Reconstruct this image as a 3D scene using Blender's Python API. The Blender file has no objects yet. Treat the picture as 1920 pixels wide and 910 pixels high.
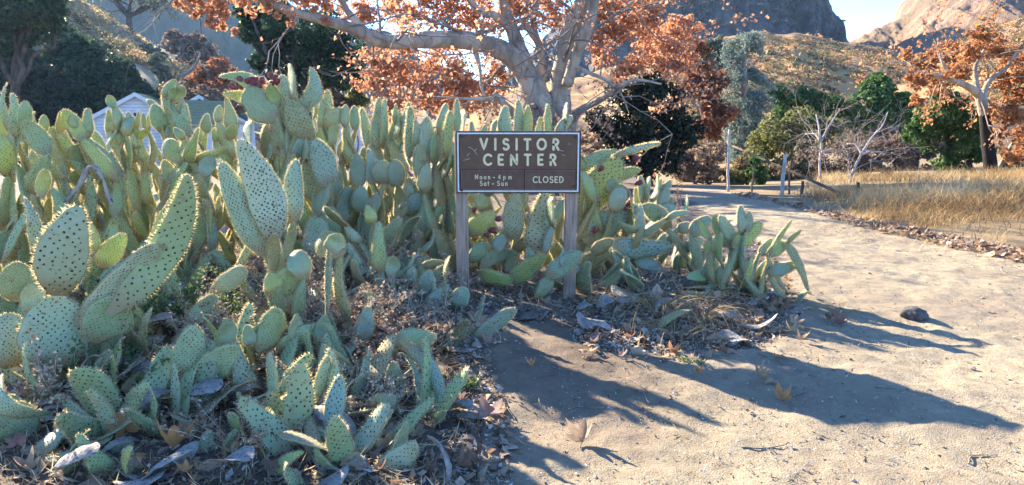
import bpy, math, random
import numpy as np
from mathutils import Vector, Matrix
R = math.radians
random.seed(11)
rng = np.random.default_rng(7)
sc = bpy.context.scene
COL = sc.collection

# ---------------------------------------------------------------- camera
CAMZ, PITCH, FPX = 1.45, R(10.5), 1371.0
cam = bpy.data.cameras.new("camera")
cam.sensor_width = 36.0
cam.lens = 36.0 * FPX / 1920.0
cam.clip_start, cam.clip_end = 0.05, 3000.0
camo = bpy.data.objects.new("camera", cam)
camo.location = (0, 0, CAMZ)
camo.rotation_euler = (R(90) - PITCH, 0, 0)
COL.objects.link(camo)
sc.camera = camo

# ---------------------------------------------------------------- sky, sun, exposure
SUN_EL, SUN_AZ = 24.5, -42.0          # azimuth: clockwise from +Y
w = bpy.data.worlds.new("World")
sc.world = w
w.use_nodes = True
nt = w.node_tree
sky = nt.nodes.new("ShaderNodeTexSky")
sky.sky_type = 'NISHITA'
sky.sun_disc = False
sky.sun_elevation = R(SUN_EL)
sky.sun_rotation = R(SUN_AZ)
sky.air_density = 1.0
sky.altitude = 2500
sky.dust_density = 0.0
sky.ozone_density = 7.0
bg = nt.nodes["Background"]
bg.inputs[1].default_value = 0.105
nt.links.new(sky.outputs[0], bg.inputs[0])
sl = bpy.data.lights.new("sun", 'SUN')
sl.energy = 4.5
sl.angle = R(0.53)
sl.color = (1.0, 0.87, 0.68)
so = bpy.data.objects.new("sun", sl)
sd = Vector((math.sin(R(SUN_AZ)) * math.cos(R(SUN_EL)), math.cos(R(SUN_AZ)) * math.cos(R(SUN_EL)), math.sin(R(SUN_EL))))
so.rotation_euler = sd.to_track_quat('Z', 'Y').to_euler()
so.location = (-30, 30, 60)
COL.objects.link(so)
sc.view_settings.view_transform = 'Standard'
sc.view_settings.look = 'None'
sc.view_settings.gamma = 1.0
sc.view_settings.use_curve_mapping = False
sc.view_settings.exposure = 2.55
cy = sc.cycles
cy.max_bounces = 6
cy.diffuse_bounces = 4
cy.glossy_bounces = 2
cy.transmission_bounces = 4
cy.volume_bounces = 0
cy.transparent_max_bounces = 6
cy.caustics_reflective = False
cy.caustics_refractive = False
cy.sample_clamp_indirect = 8.0
cy.use_denoising = True

# ---------------------------------------------------------------- helpers
SP, CP = math.sin(PITCH), math.cos(PITCH)
def ray(px, py):
    a, b = (px - 960.0) / FPX, (455.0 - py) / FPX
    return Vector((a, CP + b * SP, -SP + b * CP))
def P(px, py, Y):
    d = ray(px, py)
    t = Y / d.y
    return Vector((d.x * t, Y, CAMZ + d.z * t))
def depth(px, py, Y):
    return Y / ray(px, py).y
def project(x, y, z):
    zz = z - CAMZ
    dep = y * CP - zz * SP
    up = y * SP + zz * CP
    return 960 + FPX * x / dep, 455 - FPX * up / dep

def hash2(ix, iy, s):
    h = (ix.astype(np.int64) * 374761393 + iy.astype(np.int64) * 668265263 + s * 982451653) & 0x7fffffff
    h = ((h ^ (h >> 13)) * 1274126177) & 0x7fffffff
    return ((h ^ (h >> 16)) & 0xffff) / 65535.0
def vnoise(x, y, s=0):
    x = np.asarray(x, float); y = np.asarray(y, float)
    ix, iy = np.floor(x), np.floor(y)
    fx, fy = x - ix, y - iy
    fx = fx * fx * (3 - 2 * fx); fy = fy * fy * (3 - 2 * fy)
    a = hash2(ix, iy, s); b = hash2(ix + 1, iy, s); c = hash2(ix, iy + 1, s); d = hash2(ix + 1, iy + 1, s)
    return (a * (1 - fx) + b * fx) * (1 - fy) + (c * (1 - fx) + d * fx) * fy - 0.5
def fbm(x, y, o=4, s=0, g=0.5):
    r, a, f = 0, 1.0, 1.0
    for k in range(o):
        r = r + a * vnoise(np.asarray(x) * f + k * 17.3, np.asarray(y) * f - k * 9.1, s + k)
        a *= g; f *= 2.03
    return r

def gz(x, y):
    """height of the ground"""
    x = np.asarray(x, float); y = np.asarray(y, float)
    yy = np.maximum(0, y - 9.5)
    z = -0.062 * np.minimum(yy, 46)
    z = z + 0.12 * np.clip((x - 4.2 - 0.12 * y) / 3.0, 0, 1) * np.clip((y - 6) / 3, 0, 1)
    z = z + 0.20 * np.exp(-((x + 1.75) / 1.5) ** 2 - ((y - 5.0) / 1.15) ** 2) + .10 * np.exp(-((x - 1.15) / .7) ** 2 - ((y - 5.6) / .6) ** 2)
    near = np.clip(1 - (np.hypot(x, y) - 10) / 12, 0, 1)
    z = z + 0.05 * near * fbm(x * 0.7, y * 0.7, 3, 3) + (1 - near) * 0.5 * fbm(x * 0.08, y * 0.08, 3, 5)
    return z
def gzf(x, y):
    return float(gz(x, y))
def G(px, py):
    d = ray(px, py)
    t = 0.5
    for k in range(4000):
        x, y, z = d.x * t, d.y * t, CAMZ + d.z * t
        if z <= gzf(x, y):
            break
        t += max(0.005, (z - gzf(x, y)) * 0.5)
    return Vector((x, y, gzf(x, y)))
def inpoly(px, py, poly):
    px = np.asarray(px); py = np.asarray(py)
    r = np.zeros(px.shape, bool)
    n = len(poly)
    for i in range(n):
        x1, y1 = poly[i]; x2, y2 = poly[(i + 1) % n]
        c = ((y1 > py) != (y2 > py)) & (px < (x2 - x1) * (py - y1) / (y2 - y1 + 1e-12) + x1)
        r ^= c
    return r

# fast mesh: faces is a list of (array n x k, material index)
def mesh(name, V, faces, mats, smooth=True, fattr=None, vattr=None):
    V = np.asarray(V, np.float32)
    me = bpy.data.meshes.new(name)
    loops, starts, tots, mi = [], [], [], []
    off = 0
    for F, m in faces:
        F = np.asarray(F, np.int32)
        if F.size == 0:
            continue
        n, k = F.shape
        loops.append(F.ravel())
        starts.append(off + np.arange(n, dtype=np.int32) * k)
        tots.append(np.full(n, k, np.int32))
        mi.append(np.full(n, m, np.int32))
        off += n * k
    loops = np.concatenate(loops); starts = np.concatenate(starts); tots = np.concatenate(tots); mi = np.concatenate(mi)
    me.vertices.add(len(V)); me.vertices.foreach_set("co", V.ravel())
    me.loops.add(len(loops)); me.loops.foreach_set("vertex_index", loops)
    me.polygons.add(len(starts)); me.polygons.foreach_set("loop_start", starts); me.polygons.foreach_set("loop_total", tots)
    me.polygons.foreach_set("material_index", mi)
    me.polygons.foreach_set("use_smooth", np.full(len(starts), smooth, bool))
    for m in mats:
        me.materials.append(m)
    if fattr is not None:
        a = me.attributes.new("tint", 'FLOAT', 'FACE'); a.data.foreach_set("value", np.asarray(fattr, np.float32))
    if vattr is not None:
        for nm, arr in vattr.items():
            a = me.attributes.new(nm, 'FLOAT', 'POINT'); a.data.foreach_set("value", np.asarray(arr, np.float32))
    me.update(calc_edges=True)
    return me
def link(name, data, parent=None, loc=None):
    o = bpy.data.objects.new(name, data)
    COL.objects.link(o)
    if parent is not None:
        o.parent = parent
    if loc is not None:
        o.location = loc
    return o
def tag(o, label=None, cat=None, group=None, kind=None):
    if label: o["label"] = label
    if cat: o["category"] = cat
    if group: o["group"] = group
    if kind: o["kind"] = kind
    return o
def empty(name, loc, label, cat, group=None):
    o = bpy.data.objects.new(name, None)
    o.empty_display_size = 0.2
    COL.objects.link(o)
    o.location = loc
    return tag(o, label, cat, group)

class MB:
    """collects shapes into one mesh"""
    def __init__(s): s.V, s.F, s.n = [], {}, 0
    def add(s, V, F, m=0):
        V = np.asarray(V, float)
        F = np.asarray(F, int)
        s.V.append(V)
        s.F.setdefault((F.shape[1], m), []).append(F + s.n)
        s.n += len(V)
    def box(s, c, h, m=0, M=None, bev=0.0):
        hx, hy, hz = h
        if bev > 0:
            V, F = BEVEL(hx, hy, hz, bev)
            V = np.array(V)
        else:
            V = np.array([(x, y, z) for x in (-hx, hx) for y in (-hy, hy) for z in (-hz, hz)], float)
            F = None
        if M is not None:
            V = V @ np.array(M.to_3x3()).T
        V = V + np.array(c)
        if F is None:
            s.add(V, [(0, 1, 3, 2), (4, 6, 7, 5), (0, 4, 5, 1), (2, 3, 7, 6), (0, 2, 6, 4), (1, 5, 7, 3)], m)
        else:
            base = s.n
            s.V.append(V); s.n += len(V)
            for f in F:
                s.F.setdefault((len(f), m), []).append(np.array([f]) + base)
    def tube(s, pts, rad, sides=6, m=0, cap=True):
        V, F, T = TUBE(pts, rad, sides, cap)
        base = s.n
        s.V.append(V); s.n += len(V)
        s.F.setdefault((4, m), []).append(F + base)
        if len(T): s.F.setdefault((3, m), []).append(T + base)
    def data(s, name, mats, smooth=True, **k):
        fs = [(np.concatenate(v), key[1]) for key, v in s.F.items()]
        return mesh(name, np.concatenate(s.V), fs, mats, smooth, **k)
    def obj(s, name, mats, parent=None, smooth=True):
        return link(name, s.data(name, mats, smooth), parent)
def BEVEL(hx, hy, hz, b):
    import bmesh
    bm = bmesh.new()
    bmesh.ops.create_cube(bm, size=1.0)
    for v in bm.verts: v.co = Vector((v.co.x * 2 * hx, v.co.y * 2 * hy, v.co.z * 2 * hz))
    bmesh.ops.bevel(bm, geom=list(bm.edges), offset=b, segments=2, affect='EDGES', profile=0.5)
    bm.verts.index_update()
    V = [tuple(v.co) for v in bm.verts]; F = [[v.index for v in f.verts] for f in bm.faces]
    bm.free()
    return V, F
def TUBE(pts, rad, sides=6, cap=True):
    pts = np.asarray(pts, float); n = len(pts)
    rad = np.broadcast_to(np.asarray(rad, float), (n,))
    t = np.gradient(pts, axis=0)
    t /= np.linalg.norm(t, axis=1)[:, None] + 1e-12
    ref = np.array([0.0, 0, 1]) if abs(t[0][2]) < 0.9 else np.array([1.0, 0, 0])
    V = np.zeros((n, sides, 3))
    u = np.cross(t[0], ref); u /= np.linalg.norm(u)
    ang = np.arange(sides) * 2 * math.pi / sides
    for i in range(n):
        u = u - t[i] * np.dot(u, t[i]); u /= np.linalg.norm(u) + 1e-12
        v = np.cross(t[i], u)
        V[i] = pts[i] + rad[i] * (np.cos(ang)[:, None] * u + np.sin(ang)[:, None] * v)
    V = V.reshape(-1, 3)
    F = []
    for i in range(n - 1):
        for j in range(sides):
            k = (j + 1) % sides
            F.append((i * sides + j, i * sides + k, (i + 1) * sides + k, (i + 1) * sides + j))
    T = []
    if cap:
        c = len(V)
        V = np.vstack([V, pts[0], pts[-1]])
        for j in range(sides):
            k = (j + 1) % sides
            T.append((c, k, j)); T.append((c + 1, (n - 1) * sides + j, (n - 1) * sides + k))
    return V, np.array(F), np.array(T)
def smooth_path(pts, n=8):
    """Catmull-Rom through pts (any dimension)"""
    pts = np.asarray(pts, float)
    p = np.vstack([2 * pts[0] - pts[1], pts, 2 * pts[-1] - pts[-2]])
    out = []
    for i in range(1, len(p) - 2):
        for k in range(n):
            t = k / n
            a, b, c, d = p[i - 1], p[i], p[i + 1], p[i + 2]
            out.append(0.5 * (2 * b + (c - a) * t + (2 * a - 5 * b + 4 * c - d) * t * t + (3 * b - a - 3 * c + d) * t ** 3))
    out.append(pts[-1])
    return np.array(out)

# ---------------------------------------------------------------- materials
class NT:
    def __init__(s, name):
        s.m = bpy.data.materials.new(name); s.m.use_nodes = True
        s.t = s.m.node_tree
        s.b = s.t.nodes["Principled BSDF"]; s.out = s.t.nodes["Material Output"]
        s.b.inputs["Specular IOR Level"].default_value = 0.25
    def n(s, typ, **k):
        x = s.t.nodes.new(typ)
        for a, v in k.items(): setattr(x, a, v)
        return x
    def l(s, a, b): s.t.links.new(a, b)
    def coord(s, kind='Object'):
        return s.n("ShaderNodeTexCoord").outputs[kind]
    def noise(s, co, scale, detail=4, rough=0.6, dist=0.0):
        x = s.n("ShaderNodeTexNoise")
        x.inputs["Scale"].default_value = scale; x.inputs["Detail"].default_value = detail
        x.inputs["Roughness"].default_value = rough; x.inputs["Distortion"].default_value = dist
        if co is not None: s.l(co, x.inputs["Vector"])
        return x.outputs[0]
    def ramp(s, f, stops):
        x = s.n("ShaderNodeValToRGB")
        el = x.color_ramp.elements
        while len(el) < len(stops): el.new(0.5)
        for e, (p, c) in zip(el, stops):
            e.position = p
            e.color = (*c, 1) if isinstance(c, tuple) else (c, c, c, 1)
        s.l(f, x.inputs[0])
        return x.outputs[0]
    def mix(s, f, a, b, mode='MIX'):
        x = s.n("ShaderNodeMix", data_type='RGBA', blend_type=mode)
        for sock, v in ((x.inputs[0], f), (x.inputs[6], a), (x.inputs[7], b)):
            if hasattr(v, 'is_linked'): s.l(v, sock)
            elif isinstance(v, tuple): sock.default_value = (*v, 1)
            else: sock.default_value = v
        return x.outputs[2]
    def math(s, op, a, b=None, c=None):
        x = s.n("ShaderNodeMath", operation=op)
        for i, v in enumerate((a, b, c)):
            if v is None: continue
            if hasattr(v, 'is_linked'): s.l(v, x.inputs[i])
            else: x.inputs[i].default_value = v
        return x.outputs[0]
    def attr(s, name): 
        x = s.n("ShaderNodeAttribute"); x.attribute_name = name
        return x.outputs["Fac"]
    def scale(s, co, v):
        x = s.n("ShaderNodeMapping"); x.inputs["Scale"].default_value = v
        s.l(co, x.inputs["Vector"])
        return x.outputs[0]
    def bump(s, h, strength=0.3, dist=0.02):
        x = s.n("ShaderNodeBump"); x.inputs["Strength"].default_value = strength; x.inputs["Distance"].default_value = dist
        s.l(h, x.inputs["Height"]); s.l(x.outputs[0], s.b.inputs["Normal"])
        return x.outputs[0]
    def col(s, c):
        if hasattr(c, 'is_linked'): s.l(c, s.b.inputs["Base Color"])
        else: s.b.inputs["Base Color"].default_value = (*c, 1)
    def rough(s, r): s.b.inputs["Roughness"].default_value = r
    def translucent(s, c, f):
        tr = s.n("ShaderNodeBsdfTranslucent")
        if hasattr(c, 'is_linked'): s.l(c, tr.inputs[0])
        else: tr.inputs[0].default_value = (*c, 1)
        mx = s.n("ShaderNodeMixShader"); mx.inputs[0].default_value = f
        s.l(s.b.outputs[0], mx.inputs[1]); s.l(tr.outputs[0], mx.inputs[2])
        s.l(mx.outputs[0], s.out.inputs[0])
def plain(name, c1, c2, scale=8, rough=0.8, bump=0.2, bscale=None, dist=0.01, stops=(0.35, 0.65)):
    m = NT(name)
    co = m.coord()
    f = m.noise(co, scale)
    m.col(m.ramp(f, [(stops[0], c1), (stops[1], c2)]))
    m.rough(rough)
    if bump: m.bump(m.noise(co, bscale or scale * 3, 5), bump, dist)
    return m.m
def leaf_mat(name, stops, trans=0.4, rough=0.6, tcol=1.0):
    """colour of each leaf from its own 'tint'"""
    m = NT(name)
    c = m.ramp(m.attr("tint"), stops)
    m.col(c); m.rough(rough)
    m.translucent(c, trans)
    return m.m
# ================================================================ GROUND
PATCH = [(-900, 1400), (860, 1400), (900, 800), (885, 690), (890, 585), (1070, 575), (1085, 640), (1250, 668), (1440, 640), (1490, 560),
         (1455, 480), (1330, 395), (1268, 352), (1180, 325), (600, 318), (-900, 318)]
PATH = [(880, 2600), (880, 900), (905, 800), (890, 700), (880, 590), (1068, 580), (1085, 645), (1250, 672), (1445, 645), (1492, 560), (1480, 500),
        (1400, 432), (1310, 388), (1268, 354), (1290, 346), (1340, 350), (1400, 368), (1500, 394), (1620, 428), (1750, 458), (1920, 496), (2300, 570), (3200, 760), (3200, 2600)]
def polymask(x, y, z, poly):
    px, py = project(x, y, z)
    return inpoly(px, py, poly) & (np.asarray(y) > 0.4)
def ground_mats():
    m = NT("ground_soil")
    co = m.coord()
    n1 = m.noise(co, 1.3, 5); n2 = m.noise(co, 22, 6, .7); n3 = m.noise(co, 160, 3, .7)
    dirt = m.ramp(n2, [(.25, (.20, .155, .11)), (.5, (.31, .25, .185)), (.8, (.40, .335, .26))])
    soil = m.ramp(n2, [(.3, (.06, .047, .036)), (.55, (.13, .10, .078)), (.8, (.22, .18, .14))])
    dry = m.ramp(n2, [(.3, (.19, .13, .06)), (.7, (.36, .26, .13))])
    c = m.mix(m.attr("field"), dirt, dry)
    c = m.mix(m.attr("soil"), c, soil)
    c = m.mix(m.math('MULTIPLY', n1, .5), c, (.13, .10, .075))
    m.col(c); m.rough(.95)
    m.bump(m.math('ADD', n2, m.math('MULTIPLY', n3, .5)), .6, .02)
    p = NT("path_dirt")
    co = p.coord()
    n1 = p.noise(co, .9, 4); n2 = p.noise(co, 14, 7, .7); n3 = p.noise(co, 120, 3, .7)
    vo = p.n("ShaderNodeTexVoronoi"); vo.inputs["Scale"].default_value = 60; p.l(co, vo.inputs["Vector"])
    base = p.ramp(n2, [(.25, (.215, .16, .10)), (.5, (.305, .25, .165)), (.75, (.41, .345, .235))])
    dark_dirt = p.ramp(n2, [(.3, (.085, .058, .038)), (.7, (.17, .125, .086))])
    c = p.mix(p.attr("dark_dirt"), base, dark_dirt)
    c = p.mix(p.ramp(n1, [(.42, 0.0), (.62, .6)]), c, (.22, .17, .12))
    c = p.mix(p.ramp(vo.outputs["Distance"], [(.04, .75), (.17, 0.0)]), c, (.13, .105, .08))
    p.col(c); p.rough(.95)
    p.bump(p.math('ADD', n2, p.math('MULTIPLY', n3, .6)), .65, .025)
    return m.m, p.m
GM, PM = ground_mats()
def build_ground():
    az = np.concatenate([np.linspace(-180, -60, 30)[:-1], np.linspace(-60, 60, 300)[:-1], np.linspace(60, 180, 30)])
    r = np.concatenate([[0.02], np.geomspace(0.5, 600, 300)])
    A, Rr = np.meshgrid(np.radians(az), r)
    x, y = Rr * np.sin(A), Rr * np.cos(A)
    z = gz(x, y)
    z = np.where(Rr > 120, np.minimum(z, -2.9), z)
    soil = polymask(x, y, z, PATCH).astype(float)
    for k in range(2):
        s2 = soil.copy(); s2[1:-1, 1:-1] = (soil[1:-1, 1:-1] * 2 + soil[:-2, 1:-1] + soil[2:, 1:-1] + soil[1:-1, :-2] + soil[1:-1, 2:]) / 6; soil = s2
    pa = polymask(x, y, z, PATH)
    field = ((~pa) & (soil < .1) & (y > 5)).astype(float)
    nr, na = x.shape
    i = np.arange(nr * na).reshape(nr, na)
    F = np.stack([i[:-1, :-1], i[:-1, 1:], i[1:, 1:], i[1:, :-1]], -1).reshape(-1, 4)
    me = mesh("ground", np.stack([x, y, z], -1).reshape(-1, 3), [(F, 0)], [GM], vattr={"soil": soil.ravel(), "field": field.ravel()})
    tag(link("ground", me), kind='structure')
build_ground()
def build_path():
    st = 0.036
    xs = np.arange(-1.4, 11, st); ys = np.arange(0.6, 14.6, st)
    x, y = np.meshgrid(xs, ys)
    z = gz(x, y)
    jx, jy = 0.16 * fbm(x * 3, y * 3, 4, 31), 0.16 * fbm(x * 3, y * 3, 4, 37)
    keep = polymask(x + jx, y + jy, z, PATH).astype(float)
    e = keep.copy()
    for k in range(10):
        e[1:-1, 1:-1] = (e[1:-1, 1:-1] + e[:-2, 1:-1] + e[2:, 1:-1] + e[1:-1, :-2] + e[1:-1, 2:]) / 5
    i = np.arange(x.size).reshape(x.shape)
    F = np.stack([i[:-1, :-1], i[:-1, 1:], i[1:, 1:], i[1:, :-1]], -1)
    ok = e > .12
    F = F[ok[:-1, :-1] & ok[:-1, 1:] & ok[1:, 1:] & ok[1:, :-1]]
    rut = .016 * np.sin(x * 1.7 - y * 1.1) * np.clip((y - 6) / 3, 0, 1)
    zz = z + np.interp(e, [.1, .45, .9], [-.03, .004, .02]) + (0.022 * fbm(x * 5, y * 5, 4, 41, .6) + .009 * fbm(x * 10, y * 10, 2, 47) + .009 * fbm(x * 19, y * 19, 3, 43, .6) + rut) * np.clip(e * 1.5 - .4, 0, 1)
    dark_dirt = np.clip(1.25 - np.hypot((x - .35) / .75, (y - 4.2) / 1.5), 0, 1)  # mask for darker dirt in front of the sign and along path edges
    dark_dirt = np.maximum(dark_dirt, np.clip(1.15 - e * 1.2, 0, 1) * (y < 7))
    used = np.unique(F); mp = -np.ones(x.size, int); mp[used] = np.arange(len(used))
    V = np.stack([x, y, zz], -1).reshape(-1, 3)[used]
    me = mesh("dirt_path", V, [(mp[F], 0)], [PM], vattr={"dark_dirt": dark_dirt.ravel()[used]})
    tag(link("dirt_path", me), kind='structure')
HOLE = G(979, 600)
build_path()
def pz(x, y):
    """top of the ground or of the path, for placing things"""
    z = gzf(x, y)
    q = project(x, y, z)
    if inpoly(np.array([q[0]]), np.array([q[1]]), PATH)[0]:
        z += .02 + float(0.022 * fbm(x * 5, y * 5, 4, 41, .6) + .009 * fbm(x * 10, y * 10, 2, 47) + .009 * fbm(x * 19, y * 19, 3, 43, .6)) + .016 * math.sin(x * 1.7 - y * 1.1) * min(1, max(0, (y - 6) / 3))
    return z

# ================================================================ HILLS
def ridge(name, crest, Yb, zb, mat, prof=1.0, nu=220, nv=90, amp=1.0, nsc=0.05, back=60, kind='structure', rock=0, rsc=0.03, crestn=0.0, seed=1, fold=0):
    crest = np.array(crest, float)
    px = np.linspace(crest[0, 0], crest[-1, 0], nu)
    py = np.interp(px, crest[:, 0], crest[:, 1]); Yc = np.interp(px, crest[:, 0], crest[:, 2])
    py = py + crestn * fbm(px * .03, px * 0, 4, seed)
    # x/y ratio of each column at the horizon; crest height from its pixel
    rx = (px - 960) / FPX / (CP + (455 - py) / FPX * SP)
    rz = (-SP + (455 - py) / FPX * CP) / (CP + (455 - py) / FPX * SP)
    zc = CAMZ + rz * Yc
    v = np.concatenate([np.linspace(0, 1, nv), 1 + np.linspace(0, 1, 12)[1:]])
    Vv, _ = np.meshgrid(v, px, indexing='ij')
    vv = np.minimum(Vv, 1.0); bk = np.maximum(Vv - 1, 0)
    Y = Yb + (Yc - Yb) * vv + back * bk
    Z = zb + (zc - zb) * vv ** prof - (zc - zb) * .9 * bk ** 1.5
    X = rx[None, :] * Y
    fade = np.clip(vv * 6, 0, 1) * np.clip((1 - vv) * 5 + .35, 0, 1)
    Z = Z + amp * fade * fbm(X * nsc, Y * nsc, 5, seed + 3)
    if fold:
        Z = Z - fold * np.abs(fbm(X * nsc * .6 + 7, Y * nsc * .35, 2, seed + 9)) * fade
    if rock:
        a = np.abs(fbm(X * rsc, Z * rsc * .45, 4, seed + 11)) ; b = np.abs(fbm(X * rsc * 3.1 + 4, Z * rsc * 1.4, 4, seed + 12)); c = fbm(X * rsc * .35, Z * rsc * .2, 2, seed + 14)
        Y = Y + rock * (a * 2.0 + b * .9 - .5 + c * 1.6) * fade
        st = fbm(X * rsc * .5, Z * rsc * 3, 3, seed + 13)
        Y = Y + rock * .35 * st * fade
    n0, n1 = X.shape
    i = np.arange(n0 * n1).reshape(n0, n1)
    F = np.stack([i[:-1, :-1], i[:-1, 1:], i[1:, 1:], i[1:, :-1]], -1).reshape(-1, 4)
    me = mesh(name, np.stack([X, Y, Z], -1).reshape(-1, 3), [(F, 0)], [mat], vattr={"up": Vv.ravel()})
    o = tag(link(name, me), kind=kind)
    return dict(X=X, Y=Y, Z=Z, px=px)
def hill_mat(name, cols, scale, patch, pscale, bump=.6, dist=.6, stretch=(1, 1, 1)):
    m = NT(name)
    co = m.scale(m.coord(), stretch)
    f = m.noise(co, scale, 8, .65)
    c = m.ramp(f, cols)
    g = m.ramp(m.noise(co, pscale, 5, .6), [(.47, 0.0), (.56, 1.0)])
    c = m.mix(g, c, patch)
    m.col(c); m.rough(1.0)
    m.bump(m.noise(co, scale * 2.5, 6, .7), bump, dist)
    return m.m
H_CHAP = hill_mat("chaparral_soil", [(.3, (.12, .075, .045)), (.5, (.27, .16, .085)), (.7, (.38, .23, .115))], .22, (.46, .27, .10), .045)
H_LEFT = hill_mat("dry_slope", [(.3, (.16, .12, .08)), (.5, (.34, .26, .15)), (.7, (.50, .40, .24))], .35, (.22, .16, .11), .12, .5, .3)
H_FAR = hill_mat("far_scrub", [(.3, (.05, .06, .05)), (.6, (.11, .11, .08)), (.75, (.18, .16, .12))], .05, (.07, .085, .06), .02, .8, 3)
H_CLIFF = hill_mat("cliff_rock", [(.28, (.035, .036, .038)), (.48, (.09, .088, .086)), (.72, (.17, .16, .15))], .09, (.11, .105, .095), .035, .9, 4, (1, 1, .45))
H_TAN = hill_mat("mountain_rock", [(.3, (.12, .07, .045)), (.5, (.24, .145, .09)), (.7, (.36, .24, .155))], .06, (.15, .105, .06), .018, .9, 4, (1, 1, .5))
FAR = ridge("far_hill", [(-900, -150, 330), (-200, -110, 330), (200, -70, 340), (400, -45, 350), (520, -10, 350), (600, 40, 350), (640, 62, 350), (672, 50, 350), (692, 40, 350), (715, 52, 350),
                   (735, 66, 355), (790, 110, 360), (900, 150, 370), (1000, 170, 380)], 308, -4, H_FAR, 1.0, 260, 90, 5, .02, 80, crestn=16, seed=5, rock=5, rsc=.03)
CLIFF = ridge("cliff", [(930, 150, 360), (1010, 80, 365), (1080, 10, 370), (1160, -60, 375), (1280, -110, 380), (1420, -120, 380), (1510, -70, 380), (1545, -15, 380), (1562, 12, 380), (1578, 30, 380),
                 (1590, 48, 380), (1594, 70, 380), (1640, 100, 385)], 316, -2, H_CLIFF, 1.0, 520, 240, 4, .03, 60, crestn=16, seed=21, rock=13, rsc=.06)
MOUNT = ridge("mountain", [(1480, 110, 430), (1560, 80, 440), (1600, 62, 450), (1645, 52, 450), (1690, 36, 450), (1715, 2, 450), (1745, -40, 450), (1800, -80, 450), (1900, -100, 450), (2150, -80, 450), (2700, 20, 450)],
               230, -2, H_TAN, 1.0, 420, 190, 10, .03, 90, crestn=16, seed=33, rock=18, rsc=.04)
CHAP = ridge("chaparral_hill", [(880, 175, 130), (1000, 160, 140), (1100, 135, 150), (1250, 100, 160), (1340, 72, 165), (1430, 56, 170), (1500, 56, 175), (1600, 74, 180), (1700, 96, 180), (1760, 92, 170), (1830, 62, 165),
                   (1920, 30, 160), (2100, -30, 150), (2700, -60, 140)], 52, -3.4, H_CHAP, 1.15, 240, 90, 3.2, .05, 50, crestn=7, seed=41, fold=6)
LEFT = ridge("hillside", [(-900, -330, 80), (-400, -230, 85), (0, -110, 95), (100, -45, 100), (150, -5, 105), (200, 28, 108), (245, 52, 110), (300, 88, 114), (360, 112, 118), (430, 128, 122), (520, 152, 126),
                   (640, 180, 130), (800, 205, 140)], 62, -3.2, H_LEFT, .62, 240, 90, 1.6, .08, 40, crestn=6, seed=51, fold=2)

# ================================================================ HAZE
def build_haze():
    m = NT("haze_air")
    m.t.nodes.remove(m.b)
    v = m.n("ShaderNodeVolumePrincipled")
    v.inputs["Color"].default_value = (.36, .60, 1.0, 1)
    v.inputs["Density"].default_value = HAZE
    v.inputs["Anisotropy"].default_value = .45
    m.l(v.outputs[0], m.out.inputs["Volume"])
    b = MB()
    zlo, zhi = -8.0, 140.0
    b.box((0, 0, (zlo + zhi) / 2), (640, 640, (zhi - zlo) / 2))
    tag(b.obj("haze", [m.m], smooth=False), kind='stuff')
HAZE = 0.00012
build_haze()
# ================================================================ TREES AND SHRUBS
def bark(name, c1, c2, scale=3):
    m = NT(name)
    co = m.scale(m.coord(), (1, 1, .35))
    n = m.noise(co, scale, 6, .65)
    pt = m.noise(m.coord(), scale * .9, 3, .5, 1.2)
    c = m.ramp(n, [(.34, c1), (.56, c2)])
    m.col(m.mix(m.ramp(pt, [(.52, 0.0), (.58, .6)]), c, tuple((a + b) * .42 for a, b in zip(c1, c2)))); m.rough(.9)
    m.bump(m.noise(co, scale * 5, 5, .7), .8, .04)
    return m.m
B_PALE = bark("pale_bark", (.14, .105, .08), (.45, .375, .29), 2.2)
B_DARK = bark("dark_bark", (.035, .03, .025), (.11, .09, .07))
B_GREY = bark("grey_bark", (.14, .12, .10), (.28, .25, .22))
B_WHITE = bark("white_bark", (.24, .20, .18), (.44, .39, .36))
B_BURNT = bark("burnt_bark", (.008, .007, .007), (.025, .02, .018))
L_ORANGE = leaf_mat("sycamore_leaves", [(0, (.28, .13, .08)), (.4, (.50, .24, .13)), (.75, (.62, .34, .19)), (1, (.58, .42, .28))], .5)
L_RUST = leaf_mat("rusty_leaves", [(0, (.13, .06, .04)), (.5, (.30, .13, .07)), (1, (.42, .22, .12))], .45)
L_AUTUMN = leaf_mat("autumn_leaves", [(0, (.28, .11, .045)), (.5, (.46, .21, .09)), (.8, (.52, .29, .13)), (1, (.20, .20, .07))], .5)
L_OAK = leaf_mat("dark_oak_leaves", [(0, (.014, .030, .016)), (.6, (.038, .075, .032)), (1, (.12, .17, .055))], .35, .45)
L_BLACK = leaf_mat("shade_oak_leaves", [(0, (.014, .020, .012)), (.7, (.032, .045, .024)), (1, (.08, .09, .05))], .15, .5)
L_GREEN = leaf_mat("green_leaves", [(0, (.04, .085, .022)), (.6, (.085, .16, .045)), (1, (.16, .22, .08))], .35)
L_YELLOW = leaf_mat("yellow_green_leaves", [(0, (.09, .10, .03)), (.6, (.19, .20, .065)), (1, (.30, .27, .10))], .4)
L_SILVER = leaf_mat("silver_needles", [(0, (.10, .14, .115)), (.6, (.19, .25, .205)), (1, (.30, .36, .29))], .3)
L_SAGE = leaf_mat("sage_leaves", [(0, (.06, .075, .045)), (.5, (.14, .16, .10)), (1, (.26, .26, .17))], .3)
L_DRY = leaf_mat("dry_brush_leaves", [(0, (.09, .065, .05)), (.5, (.19, .135, .10)), (1, (.31, .23, .16))], .35)
L_MIX = leaf_mat("chaparral_leaves", [(0, (.05, .06, .03)), (.3, (.13, .14, .065)), (.5, (.24, .18, .09)), (.75, (.36, .21, .10)), (1, (.46, .30, .13))], .35)

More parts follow.
